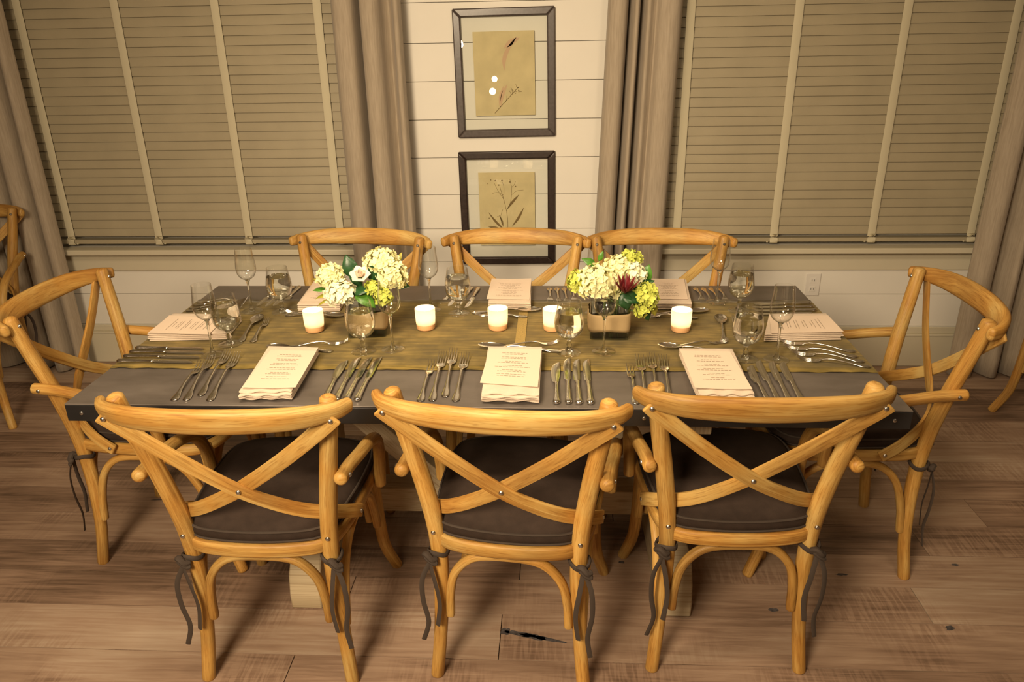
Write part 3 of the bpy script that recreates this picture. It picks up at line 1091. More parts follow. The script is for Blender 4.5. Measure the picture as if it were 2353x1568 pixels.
# ------------------------------------------------------------------ chair
def make_chair():
    r = empty('dining_chair')
    W = M['chair']
    # rear legs running up into the back posts
    post = [(.243, -.272, .884), (.228, -.252, .78), (.204, -.224, .64), (.183, -.202, .48), (.178, -.194, .32), (.187, -.198, .15), (.2, -.215, .004)]
    for s in (-1, 1):
        mb = MB()
        sweep(mb, [(s * x, y, z) for x, y, z in post], lambda t: 0.0200 + 0.003 * math.sin(PI * min(1, t * 1.2)) - 0.002 * t, n=14, res=6)
        mb.build('back_leg', W, parent=r, smooth=60)
        mb = MB()
        fl = [(s * .186, .205, .452), (s * .192, .214, .36), (s * .197, .222, .22), (s * .205, .236, .11), (s * .228, .275, .004)]
        sweep(mb, fl, lambda t: 0.0205 - 0.003 * t, n=14, res=6)
        mb.build('front_leg', W, parent=r, smooth=60)
    # top rail: steam bent bow
    mb = MB()
    rail = [(-.284, -.262, .867), (-.258, -.297, .868), (-.190, -.334, .870), (-.10, -.352, .871), (0, -.358, .871), (.10, -.352, .871), (.190, -.334, .870), (.258, -.297, .868), (.284, -.262, .867)]
    sweep(mb, rail, lambda t: 0.0155 - 0.003 * abs(2 * t - 1) ** 3, lambda t: 0.0335 - 0.0155 * abs(2 * t - 1) ** 2.6, up=(0, -.30, 1), n=18, res=6, power=2.5)
    mb.build('top_rail', W, parent=r, smooth=60)
    # crossing straps, continuing forward to the seat frame
    for s in (-1, 1):
        off = 0.0055 * s
        pts = [(-s * .262, -.308, .858), (-s * .225, -.299, .822), (-s * .12, -.276 - off * .6, .728), (0, -.256 - off, .636), (s * .08, -.238 - off * .4, .586), (s * .140, -.212, .550), (s * .188, -.172, .520), (s * .220, -.115, .484), (s * .229, -.065, .452)]
        mb = MB()
        def upf(t, s=s):
            # wide side of the strap lies in the back plane, then in the side plane
            if t < 0.45:
                return (s * 0.62, 0.02, 1)
            if t < 0.75:
                return (s * 0.5, 0.1, 1)
            return (0, 0.25, 1)
        P_ = catmull(pts, 7)
        sweep(mb, pts, 0.0052, lambda t: 0.0200 - 0.002 * t, up=lambda t, s=s: Vector((s * 0.5, -0.05, 1)).lerp(Vector((0, 0.35, 1)), min(1, max(0, (t - 0.55) / 0.3))), n=12, res=7, power=5)
        st = mb.build('cross_strap', W, parent=r, smooth=50)
        for (bx, by, bz, rot) in ((-s * .256, -.3125, .852, (PI / 2, 0, -s * 0.2)), (s * .2315, -.075, .457, (0, s * PI / 2, 0))):
            mb = MB()
            lathe(mb, [(0.0065, 0), (0.0062, 0.002), (0.004, 0.004), (0, 0.0045)], 10)
            b = mb.build('bolt', M['bolt'], parent=st)
            b.location = (bx, by, bz)
            b.rotation_euler = rot
    mb = MB()
    lathe(mb, [(0.0065, 0), (0.0062, 0.002), (0.004, 0.004), (0, 0.0045)], 10)
    b = mb.build('bolt', M['bolt'], parent=r)
    b.location = (0, -.2675, .636)
    b.rotation_euler = (PI / 2, 0, 0)
    for s in (-1, 1):
        for (bx, by, bz, rot) in ((s * .241, -.2490, .866, (-PI / 2, 0, 0)), (s * .184, -.2240, .475, (PI / 2, 0, 0))):
            mb = MB()
            lathe(mb, [(0.0062, 0), (0.0058, 0.002), (0.004, 0.0038), (0, 0.0042)], 10)
            b = mb.build('bolt', M['bolt'], parent=r)
            b.location = (bx, by, bz)
            b.rotation_euler = rot
    # seat hoop
    mb = MB()
    hoop = []
    shape = [(-.160, -.206), (-.09, -.226), (0, -.232), (.09, -.226), (.160, -.206), (.190, -.15), (.206, -.05), (.214, .06), (.212, .15), (.19, .205), (.12, .235), (0, .245), (-.12, .235), (-.19, .205), (-.212, .15), (-.214, .06), (-.206, -.05), (-.192, -.15)]
    cl = shape + [shape[0]]
    ext = [shape[-1]] + cl + [shape[1]]
    P_ = catmull([(a, b_, .444) for a, b_ in ext], 4)[4:-4]
    sweep(mb, P_[:-1], 0.0125, 0.019, up=(0, 0, 1), n=12, power=4, closed=True, smooth_pts=False)
    mb.build('seat_frame', W, parent=r, smooth=50)
    # woven seat board under the cushion
    mb = MB()
    vs = [(p.x * 0.97, p.y * 0.97, .452) for p in P_[:-1]] + [(p.x * 0.97, p.y * 0.97, .462) for p in P_[:-1]]
    n = len(P_) - 1
    mb.add(vs, [tuple(range(n))[::-1], tuple(range(n, 2 * n))] + [(k, (k + 1) % n, n + (k + 1) % n, n + k) for k in range(n)])
    mb.build('seat', W, parent=r, smooth=50)
    # cushion
    mb = MB()
    levels = [(.4625, .93), (.466, .985), (.474, 1.01), (.486, 1.012), (.497, .99), (.507, .94), (.517, .85), (.525, .70), (.531, .5), (.534, .28), (.535, .08)]
    vs, fs = [], []
    back = []
    for p in P_[:-1]:
        back.append(p)
    for (z, k) in levels:
        for p in back:
            vs.append((p.x * k, p.y * k + 0.0, z))
    for i in range(len(levels) - 1):
        for k in range(n):
            k2 = (k + 1) % n
            fs.append((i * n + k, i * n + k2, (i + 1) * n + k2, (i + 1) * n + k))
    fs.append(tuple(range(n))[::-1])
    fs.append(tuple((len(levels) - 1) * n + k for k in range(n)))
    mb.add(vs, fs)
    cu = mb.build('cushion', M['cushion'], parent=r, smooth=0)
    cu.data.shade_smooth()
    mb = MB()
    for z in (.469, .496):
        sweep(mb, [(p.x * 1.005, p.y * 1.005, z) for p in P_[:-1]], 0.0035, n=6, closed=True, smooth_pts=False)
    mb.build('piping', M['tie'], parent=cu)
    for s in (-1, 1):
        mb = MB()
        # loop round the leg, knot behind it, two hanging ends
        ring = [(s * .181 + 0.026 * math.cos(a), -.197 + 0.027 * math.sin(a), .405 + 0.006 * math.sin(a * 2 + s)) for a in [2 * PI * k / 16 for k in range(16)]]
        sweep(mb, [Vector(p) for p in ring], 0.004, 0.007, up=(0, 0, 1), n=8, closed=True, smooth_pts=False)
        kx = s * .196
        sweep(mb, [(kx - .014, -.222, .405), (kx - .006, -.231, .412), (kx + .006, -.233, .400), (kx + .014, -.225, .396)], 0.009, 0.008, n=8, res=4)
        sweep(mb, [(kx + .010, -.227, .398), (kx + .016, -.231, .385), (kx + .004, -.234, .392), (kx - .010, -.230, .402)], 0.006, 0.006, n=8, res=4)
        a_, b2 = (0.012, 0.028) if s < 0 else (-0.012, 0.02)
        sweep(mb, [(kx + .004, -.232, .395), (kx + s * .020, -.239, .34), (kx + s * .022, -.238, .27), (kx + s * .012, -.236, .20), (kx + s * b2, -.238, .14)], 0.0065, 0.0016, up=(0.2, -1, 0), n=6, res=5)
        sweep(mb, [(kx - .003, -.231, .395), (kx - s * .012, -.236, .33), (kx - s * .02, -.234, .26), (kx - s * .012, -.236, .19)], 0.0065, 0.0016, up=(-0.3, -1, 0), n=6, res=5)
        mb.build('cushion_tie', M['tie'], parent=cu)
    # arched braces under the seat: rear, front, sides
    mb = MB()
    arch = [(-.156, -.204, .205), (-.152, -.206, .28), (-.135, -.209, .35), (-.085, -.212, .402), (0, -.213, .413), (.085, -.212, .402), (.135, -.209, .35), (.152, -.206, .28), (.156, -.204, .205)]
    sweep(mb, arch, 0.0115, 0.0125, up=(0, 1, 0), n=12, res=5, power=2.6)
    mb.build('arch_brace', W, parent=r, smooth=60)
    mb = MB()
    sweep(mb, [(-.168, .215, .22), (-.162, .212, .29), (-.14, .208, .35), (-.085, .206, .402), (0, .206, .413), (.085, .206, .402), (.14, .208, .35), (.162, .212, .29), (.168, .215, .22)], 0.0115, 0.0125, up=(0, 1, 0), n=12, res=5, power=2.6)
    mb.build('arch_brace', W, parent=r, smooth=60)
    for s in (-1, 1):
        mb = MB()
        sweep(mb, [(s * .190, -.178, .17), (s * .192, -.165, .26), (s * .194, -.135, .35), (s * .197, -.08, .402), (s * .200, 0, .412), (s * .200, .08, .402), (s * .198, .135, .36), (s * .197, .175, .28), (s * .198, .19, .22)], 0.0115, 0.0125, up=(1, 0, 0), n=12, res=5, power=2.6)
        mb.build('arch_brace', W, parent=r, smooth=60)
    # arms
    for s in (-1, 1):
        mb = MB()
        sweep(mb, [(s * .244, -.252, .668), (s * .246, -.19, .663), (s * .253, -.11, .652), (s * .256, -.02, .635), (s * .255, .05, .605), (s * .251, .09, .55), (s * .246, .10, .48), (s * .244, .10, .43)], 0.0170, n=14, res=6)
        mb.build('armrest', W, parent=r, smooth=60)
        mb = MB()
        lathe(mb, [(0.006, 0), (0.0057, 0.002), (0.004, 0.0038), (0, 0.0042)], 10)
        b = mb.build('bolt', M['bolt'], parent=r)
        b.location = (s * .2610, -.232, .667)
        b.rotation_euler = (0, s * PI / 2, 0)
    return r


chair0 = make_chair()
CH = [
    (-.548, -.432, 0.0, 'honey oak cross-back armchair nearest the camera on the left, its back to us', 'chairs at the front long side'),
    (.102, -.420, -6.3, 'honey oak cross-back armchair nearest the camera in the middle, turned slightly clockwise', 'chairs at the front long side'),
    (.662, -.354, 1.2, 'honey oak cross-back armchair nearest the camera on the right, below the right-hand napkin', 'chairs at the front long side'),
    (-.600, .445, 180 - 6, 'orange oak cross-back armchair facing us behind the left flower vase', 'chairs at the window side'),
    (.030, .438, 180 - 3, 'orange oak cross-back armchair facing us in front of the framed pictures', 'chairs at the window side'),
    (.600, .425, 180 + 0, 'orange oak cross-back armchair facing us behind the right flower vase', 'chairs at the window side'),
    (-1.100, .030, -90 + 0, 'oak cross-back armchair at the left end of the table, side view', 'chairs at the table ends'),
    (1.105, .045, 90 - 3, 'oak cross-back armchair at the right end of the table, side view', 'chairs at the table ends'),
    (-2.54, 0.95, 180 + 15, 'oak cross-back armchair in shadow at the left edge, beside the curtain', 'spare chairs at the photo\'s edges'),
    (2.453, .775, 90, 'oak chair cut off by the right edge of the photo, in front of curtain', 'spare chairs at the photo\'s edges'),
]
for i, (x, y, rz, lab, grp) in enumerate(CH):
    o = chair0 if i == 0 else copy_tree(chair0)
    o.location = (x, y, 0)
    o.rotation_euler = (0, 0, math.radians(rz))
    tag(o, lab, 'chair', grp)

# ------------------------------------------------------------------ cutlery, canonical length 0.25 along +x, tip at +x
ZT = TH + 0.0042  # height on the runner; on bare metal the same within a few mm
ZM = TH + 0.0006


def flat_bar(mb, stations, n=10, power=2.4):
    """stations: (x, z, half width, half thickness)"""
    vs, fs, uv = [], [], []
    for (x, z, w_, h_) in stations:
        for k in range(n):
            a = 2 * PI * k / n
            cy, cz = math.cos(a), math.sin(a)
            cy = math.copysign(abs(cy) ** (2 / power), cy)
            cz = math.copysign(abs(cz) ** (2 / power), cz)
            vs.append((x, w_ * cy, z + h_ * cz))
            uv.append((x, k / n))
    for i in range(len(stations) - 1):
        for k in range(n):
            k2 = (k + 1) % n
            fs.append((i * n + k, (i + 1) * n + k, (i + 1) * n + k2, i * n + k2))
    fs.append(tuple(range(n)))
    fs.append(tuple((len(stations) - 1) * n + k for k in range(n))[::-1])
    mb.add(vs, fs, uv)


HANDLE = [(0.0, .0022, .003, .0012), (.004, .0022, .0085, .0018), (.012, .0024, .0105, .0022), (.028, .0028, .0095, .002), (.045, .0042, .0062, .002), (.07, .0070, .0042, .002), (.10, .0100, .0034, .0021), (.13, .0118, .0030, .0022), (.15, .0108, .0034, .002), (.163, .0082, .0046, .0017)]


def make_fork(name, tines=4, width=0.0125):
    r = empty(name)
    mb = MB()
    flat_bar(mb, HANDLE)
    mb.build('handle', M['steel'], parent=r, smooth=60)
    mb = MB()
    flat_bar(mb, [(.162, .0084, .0046, .0017), (.170, .0060, .0085, .0013), (.178, .0040, width * .95, .0011), (.188, .0026, width, .0010), (.197, .0022, width, .0010)], n=12, power=3)
    sp = (2 * width - 0.0036) / (tines - 1)
    for k in range(tines):
        yy = -width + 0.0018 + sp * k
        pts = [(.195, yy, .0022), (.210, yy, .0022), (.228, yy, .0050), (.240, yy, .0085), (.250, yy, .0125)]
        sweep(mb, pts, lambda t: 0.0017 - 0.0009 * t, 0.0010, up=(0, 0, 1), n=6, res=2)
    mb.build('head', M['steel'], parent=r, smooth=60)
    return r


def make_spoon():
    r = empty('spoon')
    mb = MB()
    flat_bar(mb, HANDLE)
    mb.build('handle', M['steel'], parent=r, smooth=60)
    mb = MB()
    nu, nv = 14, 12
    vs, fs = [], []
    cx_, a_, b_ = .207, .044, .0195
    for side in (0, 1):
        for i in range(nu + 1):
            rr = i / nu
            for k in range(nv * 2):
                th = 2 * PI * k / (nv * 2)
                ex = a_ * rr * math.cos(th)
                ey = b_ * rr * math.sin(th) * (1 + 0.12 * math.cos(th))
                dep = -.0085 * (1 - rr * rr)
                vs.append((cx_ + ex, ey, .0100 + dep - (0.0011 if side else 0)))
    n2 = nv * 2
    per = (nu + 1) * n2
    for side in (0, 1):
        o_ = side * per
        for i in range(nu):
            for k in range(n2):
                k2 = (k + 1) % n2
                q = (o_ + i * n2 + k, o_ + i * n2 + k2, o_ + (i + 1) * n2 + k2, o_ + (i + 1) * n2 + k)
                fs.append(q[::-1] if side == 0 else q)
    for k in range(n2):
        k2 = (k + 1) % n2
        fs.append((nu * n2 + k, nu * n2 + k2, per + nu * n2 + k2, per + nu * n2 + k))
    mb.add(vs, fs)
    mb.build('bowl', M['steel'], parent=r, smooth=60)
    return r


def make_knife(name, short=False):
    r = empty(name)
    mb = MB()
    flat_bar(mb, [(0.0, .0055, .004, .003), (.003, .0055, .0085, .0048), (.010, .0055, .0098, .0052), (.022, .0055, .0078, .0048), (.05, .0055, .0068, .0045), (.08, .0055, .0058, .004), (.105, .0055, .0050, .0038), (.112, .0055, .0066, .0044), (.117, .0055, .0066, .0044), (.120, .0055, .0048, .003)], n=12)
    mb.build('handle', M['steel'], parent=r, smooth=60)
    mb = MB()
    if short:
        st = [(.119, .0055, .0045, .0012, 0), (.127, .0045, .0085, .0009, .002), (.16, .004, .0115, .0008, .002), (.20, .004, .0125, .0008, .001), (.228, .004, .0105, .0008, -.001), (.243, .004, .006, .0007, -.005), (.250, .004, .001, .0005, -.010)]
    else:
        st = [(.119, .0055, .0045, .0013, 0), (.126, .0045, .0088, .0010, .001), (.16, .004, .0098, .0009, .001), (.20, .004, .0100, .0009, .001), (.225, .004, .0095, .0008, .0), (.241, .004, .0065, .0007, -.003), (.250, .004, .0012, .0005, -.008)]
    vs, fs = [], []
    n = 8
    for (x, z, w_, h_, oy) in st:
        for k in range(n):
            a = 2 * PI * k / n
            vs.append((x, oy + w_ * math.cos(a), z + h_ * math.sin(a)))
    for i in range(len(st) - 1):
        for k in range(n):
            k2 = (k + 1) % n
            fs.append((i * n + k, (i + 1) * n + k, (i + 1) * n + k2, i * n + k2))
    fs.append(tuple(range(n)))
    fs.append(tuple((len(st) - 1) * n + k for k in range(n))[::-1])
    mb.add(vs, fs)
    mb.build('blade', M['steel'], parent=r, smooth=50)
    return r


forks = {
 'front left': [(-0.788, -0.474, -0.816, -0.238), (-0.756, -0.473, -0.8, -0.196), (-0.73, -0.445, -0.768, -0.16), (-0.693, -0.475, -0.732, -0.183)],
 'front middle': [(-0.146, -0.468, -0.151, -0.226), (-0.116, -0.465, -0.126, -0.175), (-0.086, -0.441, -0.098, -0.149), (-0.056, -0.466, -0.06, -0.181)],
 'front right': [(0.401, -0.472, 0.405, -0.242), (0.427, -0.467, 0.437, -0.187), (0.458, -0.447, 0.47, -0.174), (0.487, -0.468, 0.502, -0.189)],
 'right end': [(1.058, -0.135, 0.861, -0.061), (1.050, -0.173, 0.862, -0.102), (1.056, -0.207, 0.870, -0.144), (1.060, -0.242, 0.875, -0.187)],
 'left end': [(-1.060, 0.197, -0.870, 0.215), (-1.060, 0.223, -0.875, 0.251), (-1.060, 0.255, -0.880, 0.283), (-1.060, 0.282, -0.885, 0.31)],
 'back left': [(-0.510, 0.464, -0.475, 0.29), (-0.480, 0.464, -0.445, 0.262), (-0.450, 0.464, -0.415, 0.262), (-0.420, 0.464, -0.385, 0.29)],
 'back middle': [(0.177, 0.458, 0.184, 0.29), (0.204, 0.459, 0.213, 0.26), (0.231, 0.459, 0.241, 0.26), (0.259, 0.464, 0.268, 0.29)],
 'back right': [(0.703, 0.459, 0.706, 0.29), (0.730, 0.459, 0.731, 0.26), (0.757, 0.459, 0.756, 0.26), (0.784, 0.459, 0.785, 0.29)],
}
knives = {
 'front left': [(-0.394, -0.454, -0.404, -0.22), (-0.364, -0.469, -0.371, -0.197), (-0.338, -0.468, -0.338, -0.197), (-0.309, -0.47, -0.31, -0.197)],
 'front middle': [(0.202, -0.476, 0.2, -0.227), (0.232, -0.475, 0.232, -0.196), (0.258, -0.477, 0.257, -0.205), (0.287, -0.477, 0.285, -0.205)],
 'front right': [(0.729, -0.459, 0.732, -0.238), (0.755, -0.461, 0.763, -0.205), (0.782, -0.461, 0.797, -0.211), (0.813, -0.455, 0.826, -0.214)],
 'left end': [(-1.066, -0.235, -0.838, -0.238), (-1.066, -0.2, -0.832, -0.203), (-1.064, -0.167, -0.835, -0.168), (-1.062, -0.137, -0.850, -0.138)],
 'right end': [(1.055, 0.276, 0.864, 0.267), (1.053, 0.242, 0.854, 0.237), (1.052, 0.208, 0.853, 0.203), (1.029, 0.172, 0.850, 0.172)],
 'back left': [(-0.825, 0.463, -0.838, 0.235), (-0.800, 0.463, -0.803, 0.215), (-0.774, 0.463, -0.778, 0.215), (-0.749, 0.464, -0.755, 0.26)],
 'back middle': [(-0.165, 0.453, -0.206, 0.245), (-0.134, 0.453, -0.171, 0.241), (-0.106, 0.453, -0.138, 0.245), (-0.081, 0.448, -0.103, 0.245)],
 'back right': [(0.413, 0.454, 0.357, 0.247), (0.441, 0.454, 0.386, 0.243), (0.470, 0.454, 0.417, 0.247), (0.496, 0.449, 0.450, 0.254)],
}
spoons = {'front left': (-0.458, -0.150, -0.664, -0.125), 'front middle': (0.217, -0.144, -0.029, -0.109), 'front right': (0.695, -0.150, 0.500, -0.102), 'left end': (-0.764, -0.079, -0.783, 0.147),
          'right end': (0.699, -0.074, 0.731, 0.156), 'back left': (-0.700, 0.155, -0.494, 0.142), 'back middle': (-0.079, 0.182, 0.151, 0.205), 'back right': (0.49, 0.16, 0.702, 0.20)}
dforks = {'front left': (-0.604, -0.118, -0.428, -0.082), 'front middle': (0.037, -0.108, 0.21, -0.080), 'front right': (0.541, -0.105, 0.711, -0.065), 'left end': (-0.725, -0.082, -0.745, 0.106),
          'right end': (0.755, -0.050, 0.774, 0.141), 'back left': (-0.520, 0.178, -0.705, 0.178), 'back middle': (0.108, 0.145, -0.068, 0.160), 'back right': (0.658, 0.14, 0.477, 0.155)}

proto = {'fork': make_fork('fork'), 'cocktail': make_fork('fork', 3, 0.0105), 'dessert': make_fork('dessert_fork', 4, 0.0105),
         'spoon': make_spoon(), 'knife': make_knife('dinner_knife'), 'butter': make_knife('butter_knife', True)}
used = set()


def lay(kind, seg, z, lab, cat, grp, pitch=0.0):
    x0, y0, x1, y1 = seg
    o = proto[kind] if kind not in used else copy_tree(proto[kind])
    used.add(kind)
    L = math.hypot(x1 - x0, y1 - y0)
    o.location = (x0, y0, z)
    o.rotation_euler = (0, pitch, math.atan2(y1 - y0, x1 - x0))
    k = L / 0.25
    o.scale = (k, 0.95 if k < 0.9 else 1.0, 1.0)
    tag(o, lab, cat, grp)
    return o


ORD4 = ('first', 'second', 'third', 'fourth')
WHERE = {
    'front left': ('at the front left place', 'from the left'), 'front middle': ('at the front middle place', 'from the left'), 'front right': ('at the front right place', 'from the left'),
    'back left': ('at the window-side left place', 'from the left'), 'back middle': ('at the window-side middle place', 'from the left'), 'back right': ('at the window-side right place', 'from the left'),
    'left end': ('at the left end place', 'from the front'), 'right end': ('at the right end place', 'from the front')}
for pl in forks:
    where, order = WHERE[pl]
    def rank(segs, i):
        key = (lambda s: s[1] + s[3]) if 'end' in pl else (lambda s: s[0] + s[2])
        return sorted(range(4), key=lambda q: key(segs[q])).index(i)
    for i, s in enumerate(forks[pl]):
        kind = 'cocktail' if i == 0 and pl.startswith('front') else 'fork'
        lab = ('short three-tined fork, ' if kind == 'cocktail' else 'silver four-tined fork, ') + '%s %s in the fork row %s' % (ORD4[rank(forks[pl], i)], order, where)
        lay(kind, s, ZM if not ('end' in pl) else ZT, lab, 'fork', 'forks laid in rows beside the napkins', pitch=(-0.018 if pl.startswith('front') and i in (1, 2, 3) else (0.018 if pl.startswith('back') else 0)))
    for i, s in enumerate(knives[pl]):
        kind = 'butter' if i == 0 and pl.startswith('front') else 'knife'
        lab = ('slim butter knife, ' if kind == 'butter' else 'silver table knife, ') + '%s %s in the knife row %s' % (ORD4[rank(knives[pl], i)], order, where)
        lay(kind, s, ZM if not ('end' in pl) else ZT, lab, 'knife', 'knives laid in rows beside the napkins', pitch=(-0.014 if pl.startswith('front') else (0.014 if pl.startswith('back') else 0)))
    lay('spoon', spoons[pl], ZT, 'dessert spoon laid crosswise above the napkin %s' % where, 'spoon', 'dessert spoons above the napkins')
    lay('dessert', dforks[pl], ZT, 'dessert fork laid beside the dessert spoon above the napkin %s' % where, 'fork', 'dessert forks above the napkins')

# ------------------------------------------------------------------ napkins and menu cards
NAP = {
 'front left': [(-0.612, -0.478), (-0.476, -0.470), (-0.490, -0.175), (-0.642, -0.165)],
 'front middle': [(0.011, -0.476), (0.159, -0.480), (0.161, -0.164), (0.004, -0.160)],
 'front right': [(0.556, -0.467), (0.693, -0.465), (0.700, -0.169), (0.550, -0.168)],
 'left end': [(-1.052, -0.077), (-0.814, -0.062), (-0.827, 0.100), (-1.058, 0.118)],
 'right end': [(0.817, -0.061), (1.050, -0.045), (1.056, 0.126), (0.877, 0.120)],
 'back left': [(-0.673, 0.200), (-0.525, 0.200), (-0.546, 0.461), (-0.693, 0.460)],
 'back middle': [(-0.027, 0.220), (0.118, 0.216), (0.112, 0.478), (-0.036, 0.478)],
 'back right': [(0.522, 0.218), (0.651, 0.219), (0.672, 0.478), (0.545, 0.478)],
}
MEN = {
 'front left': [(-0.607, -0.459), (-0.468, -0.457), (-0.485, -0.211), (-0.622, -0.203)],
 'front middle': [(0.004, -0.418), (0.154, -0.441), (0.160, -0.190), (0.011, -0.185)],
 'front right': [(0.549, -0.442), (0.690, -0.448), (0.687, -0.200), (0.550, -0.195)],
 'left end': [(-1.050, -0.075), (-0.855, -0.085), (-0.862, 0.057), (-1.056, 0.078)],
 'right end': [(0.837, -0.058), (1.050, -0.050), (1.050, 0.091), (0.867, 0.085)],
 'back left': [(-0.665, 0.220), (-0.528, 0.220), (-0.548, 0.439), (-0.685, 0.445)],
 'back middle': [(-0.034, 0.250), (0.112, 0.243), (0.112, 0.470), (-0.033, 0.470)],
 'back right': [(0.523, 0.250), (0.642, 0.248), (0.663, 0.470), (0.545, 0.470)],
}
# which side of the card is its foot (index of the first corner of that edge), i.e. towards the diner
FOOT = {'front left': 0, 'front middle': 0, 'front right': 0, 'left end': 3, 'right end': 1, 'back left': 2, 'back middle': 2, 'back right': 2}


def bil(q, u, v):
    (ax, ay), (bx, by), (cx_, cy_), (dx, dy) = q
    return ((ax * (1 - u) + bx * u) * (1 - v) + (dx * (1 - u) + cx_ * u) * v, (ay * (1 - u) + by * u) * (1 - v) + (dy * (1 - u) + cy_ * u) * v)


def napkin(q, seed, z0, foot):
    """stack of folded linen layers, edges wavy on the open (foot) side"""
    r_ = random.Random(seed)
    mb = MB()
    nu, nv = 22, 16
    layers = 4
    th = 0.0062
    for l in range(layers):
        ph = r_.uniform(0, 6)
        fr = r_.uniform(2.0, 3.4)
        ins = r_.uniform(-0.012, 0.02)
        zb = z0 + l * th
        def pos(u, v, top, l=l, ph=ph, fr=fr, ins=ins, zb=zb):
            uu, vv = u, v
            open_ = 1 - v                                  # 1 at the open edge
            e = max(0.0, (open_ - 0.72) / 0.28)
            vv = v + ins * (1 - v) + 0.008 * math.sin(fr * 2 * PI * u + ph) * e
            uu = 0.5 + (u - 0.5) * (0.985 + 0.008 * math.sin(l * 2 + v * 5 + ph))
            p = bil(q, uu, vv)
            wave = 0.0016 * math.sin(fr * 2 * PI * u + ph) * e * (0.4 + 0.6 * l / 3)
            edge = min(u, 1 - u, v, 1 - v)
            rnd_ = 0.0016 * max(0, 1 - edge / 0.035) ** 2
            z = zb + (th * 0.96 - rnd_ + wave if top else rnd_ + wave)
            if l == 0 and not top:
                z = max(z, z0)
            return (p[0], p[1], z)
        vs, fs = [], []
        for top in (1, 0):
            for i in range(nu + 1):
                for j in range(nv + 1):
                    vs.append(pos(i / nu, j / nv, top))
        per = (nu + 1) * (nv + 1)
        idx = lambda s_, i, j: s_ * per + i * (nv + 1) + j
        for i in range(nu):
            for j in range(nv):
                fs.append((idx(0, i, j), idx(0, i + 1, j), idx(0, i + 1, j + 1), idx(0, i, j + 1)))
                fs.append((idx(1, i, j), idx(1, i, j + 1), idx(1, i + 1, j + 1), idx(1, i + 1, j)))
        for i in range(nu):
            fs.append((idx(0, i, 0), idx(1, i, 0), idx(1, i + 1, 0), idx(0, i + 1, 0)))
            fs.append((idx(0, i, nv), idx(0, i + 1, nv), idx(1, i + 1, nv), idx(1, i, nv)))
        for j in range(nv):
            fs.append((idx(0, 0, j), idx(0, 0, j + 1), idx(1, 0, j + 1), idx(1, 0, j)))
            fs.append((idx(0, nu, j), idx(1, nu, j), idx(1, nu, j + 1), idx(0, nu, j + 1)))
        mb.add(vs, fs)
    return mb.build('napkin', M['linen'], smooth=55)


for k, pl in enumerate(NAP):
    where = WHERE[pl][0]
    q = NAP[pl]
    f = FOOT[pl]
    q = q[f:] + q[:f]
    z0 = ZT + 0.0006 if 'end' in pl else TH + 0.0052
    o = napkin(q, 100 + k, z0, f)
    tag(o, 'folded off-white linen napkin under the menu card %s' % where, 'napkin', 'folded napkins round the table')
    zt = z0 + 4 * 0.0062 + 0.0014
    q = MEN[pl]
    q = q[f:] + q[:f]
    mb = MB()
    nu, nv = 8, 10
    vs, fs = [], []
    r_ = random.Random(k)
    sg = r_.uniform(-1, 1)
    zc = lambda u, v: zt + 0.0010 + 0.0022 * (2 * u - 1) ** 2 * (1 - v) * (0.5 + 0.5 * sg) + 0.001 * (1 - v) ** 2
    for s_ in (0, 1):
        for i in range(nu + 1):
            for j in range(nv + 1):
                p = bil(q, i / nu, j / nv)
                vs.append((p[0], p[1], zc(i / nu, j / nv) - 0.0005 * s_))
    per = (nu + 1) * (nv + 1)
    for i in range(nu):
        for j in range(nv):
            a = i * (nv + 1) + j
            fs.append((a, a + nv + 1, a + nv + 2, a + 1))
            fs.append((per + a, per + a + 1, per + a + nv + 2, per + a + nv + 1))
    rim = [i * (nv + 1) for i in range(nu + 1)] + [nu * (nv + 1) + j for j in range(1, nv + 1)] + [i * (nv + 1) + nv for i in range(nu - 1, -1, -1)] + [j for j in range(nv - 1, 0, -1)]
    for a, b_ in zip(rim, rim[1:] + rim[:1]):
        fs.append((a, per + a, per + b_, b_))
    mb.add(vs, fs)
    card = mb.build('menu_card', M['paper'], smooth=40)
    tag(card, 'cream printed menu card lying on the napkin %s' % where, 'menu', 'menu cards on the napkins')
    # printed lines: centred rows of short words
    mb = MB()
    rows = [0.86, 0.82, 0.74, 0.70, 0.62, 0.58, 0.50, 0.46, 0.38, 0.34, 0.27, 0.22]
    for ri, v in enumerate(rows):
        half = r_.uniform(0.17, 0.34) if ri % 2 else r_.uniform(0.12, 0.26)
        u = 0.5 - half
        while u < 0.5 + half:
            wl = r_.uniform(0.03, 0.08)
            u2 = min(u + wl, 0.5 + half)
            h_ = 0.0075
            vs = []
            for (uu, vv) in ((u, v), (u2, v), (u2, v + h_), (u, v + h_)):
                p = bil(q, uu, vv)
                vs.append((p[0], p[1], zc(uu, vv) + 0.0007))
            mb.add(vs, [(0, 1, 2, 3)])
            u = u2 + 0.016
    mb.build('printed_text', M['ink'], parent=card, smooth=0)

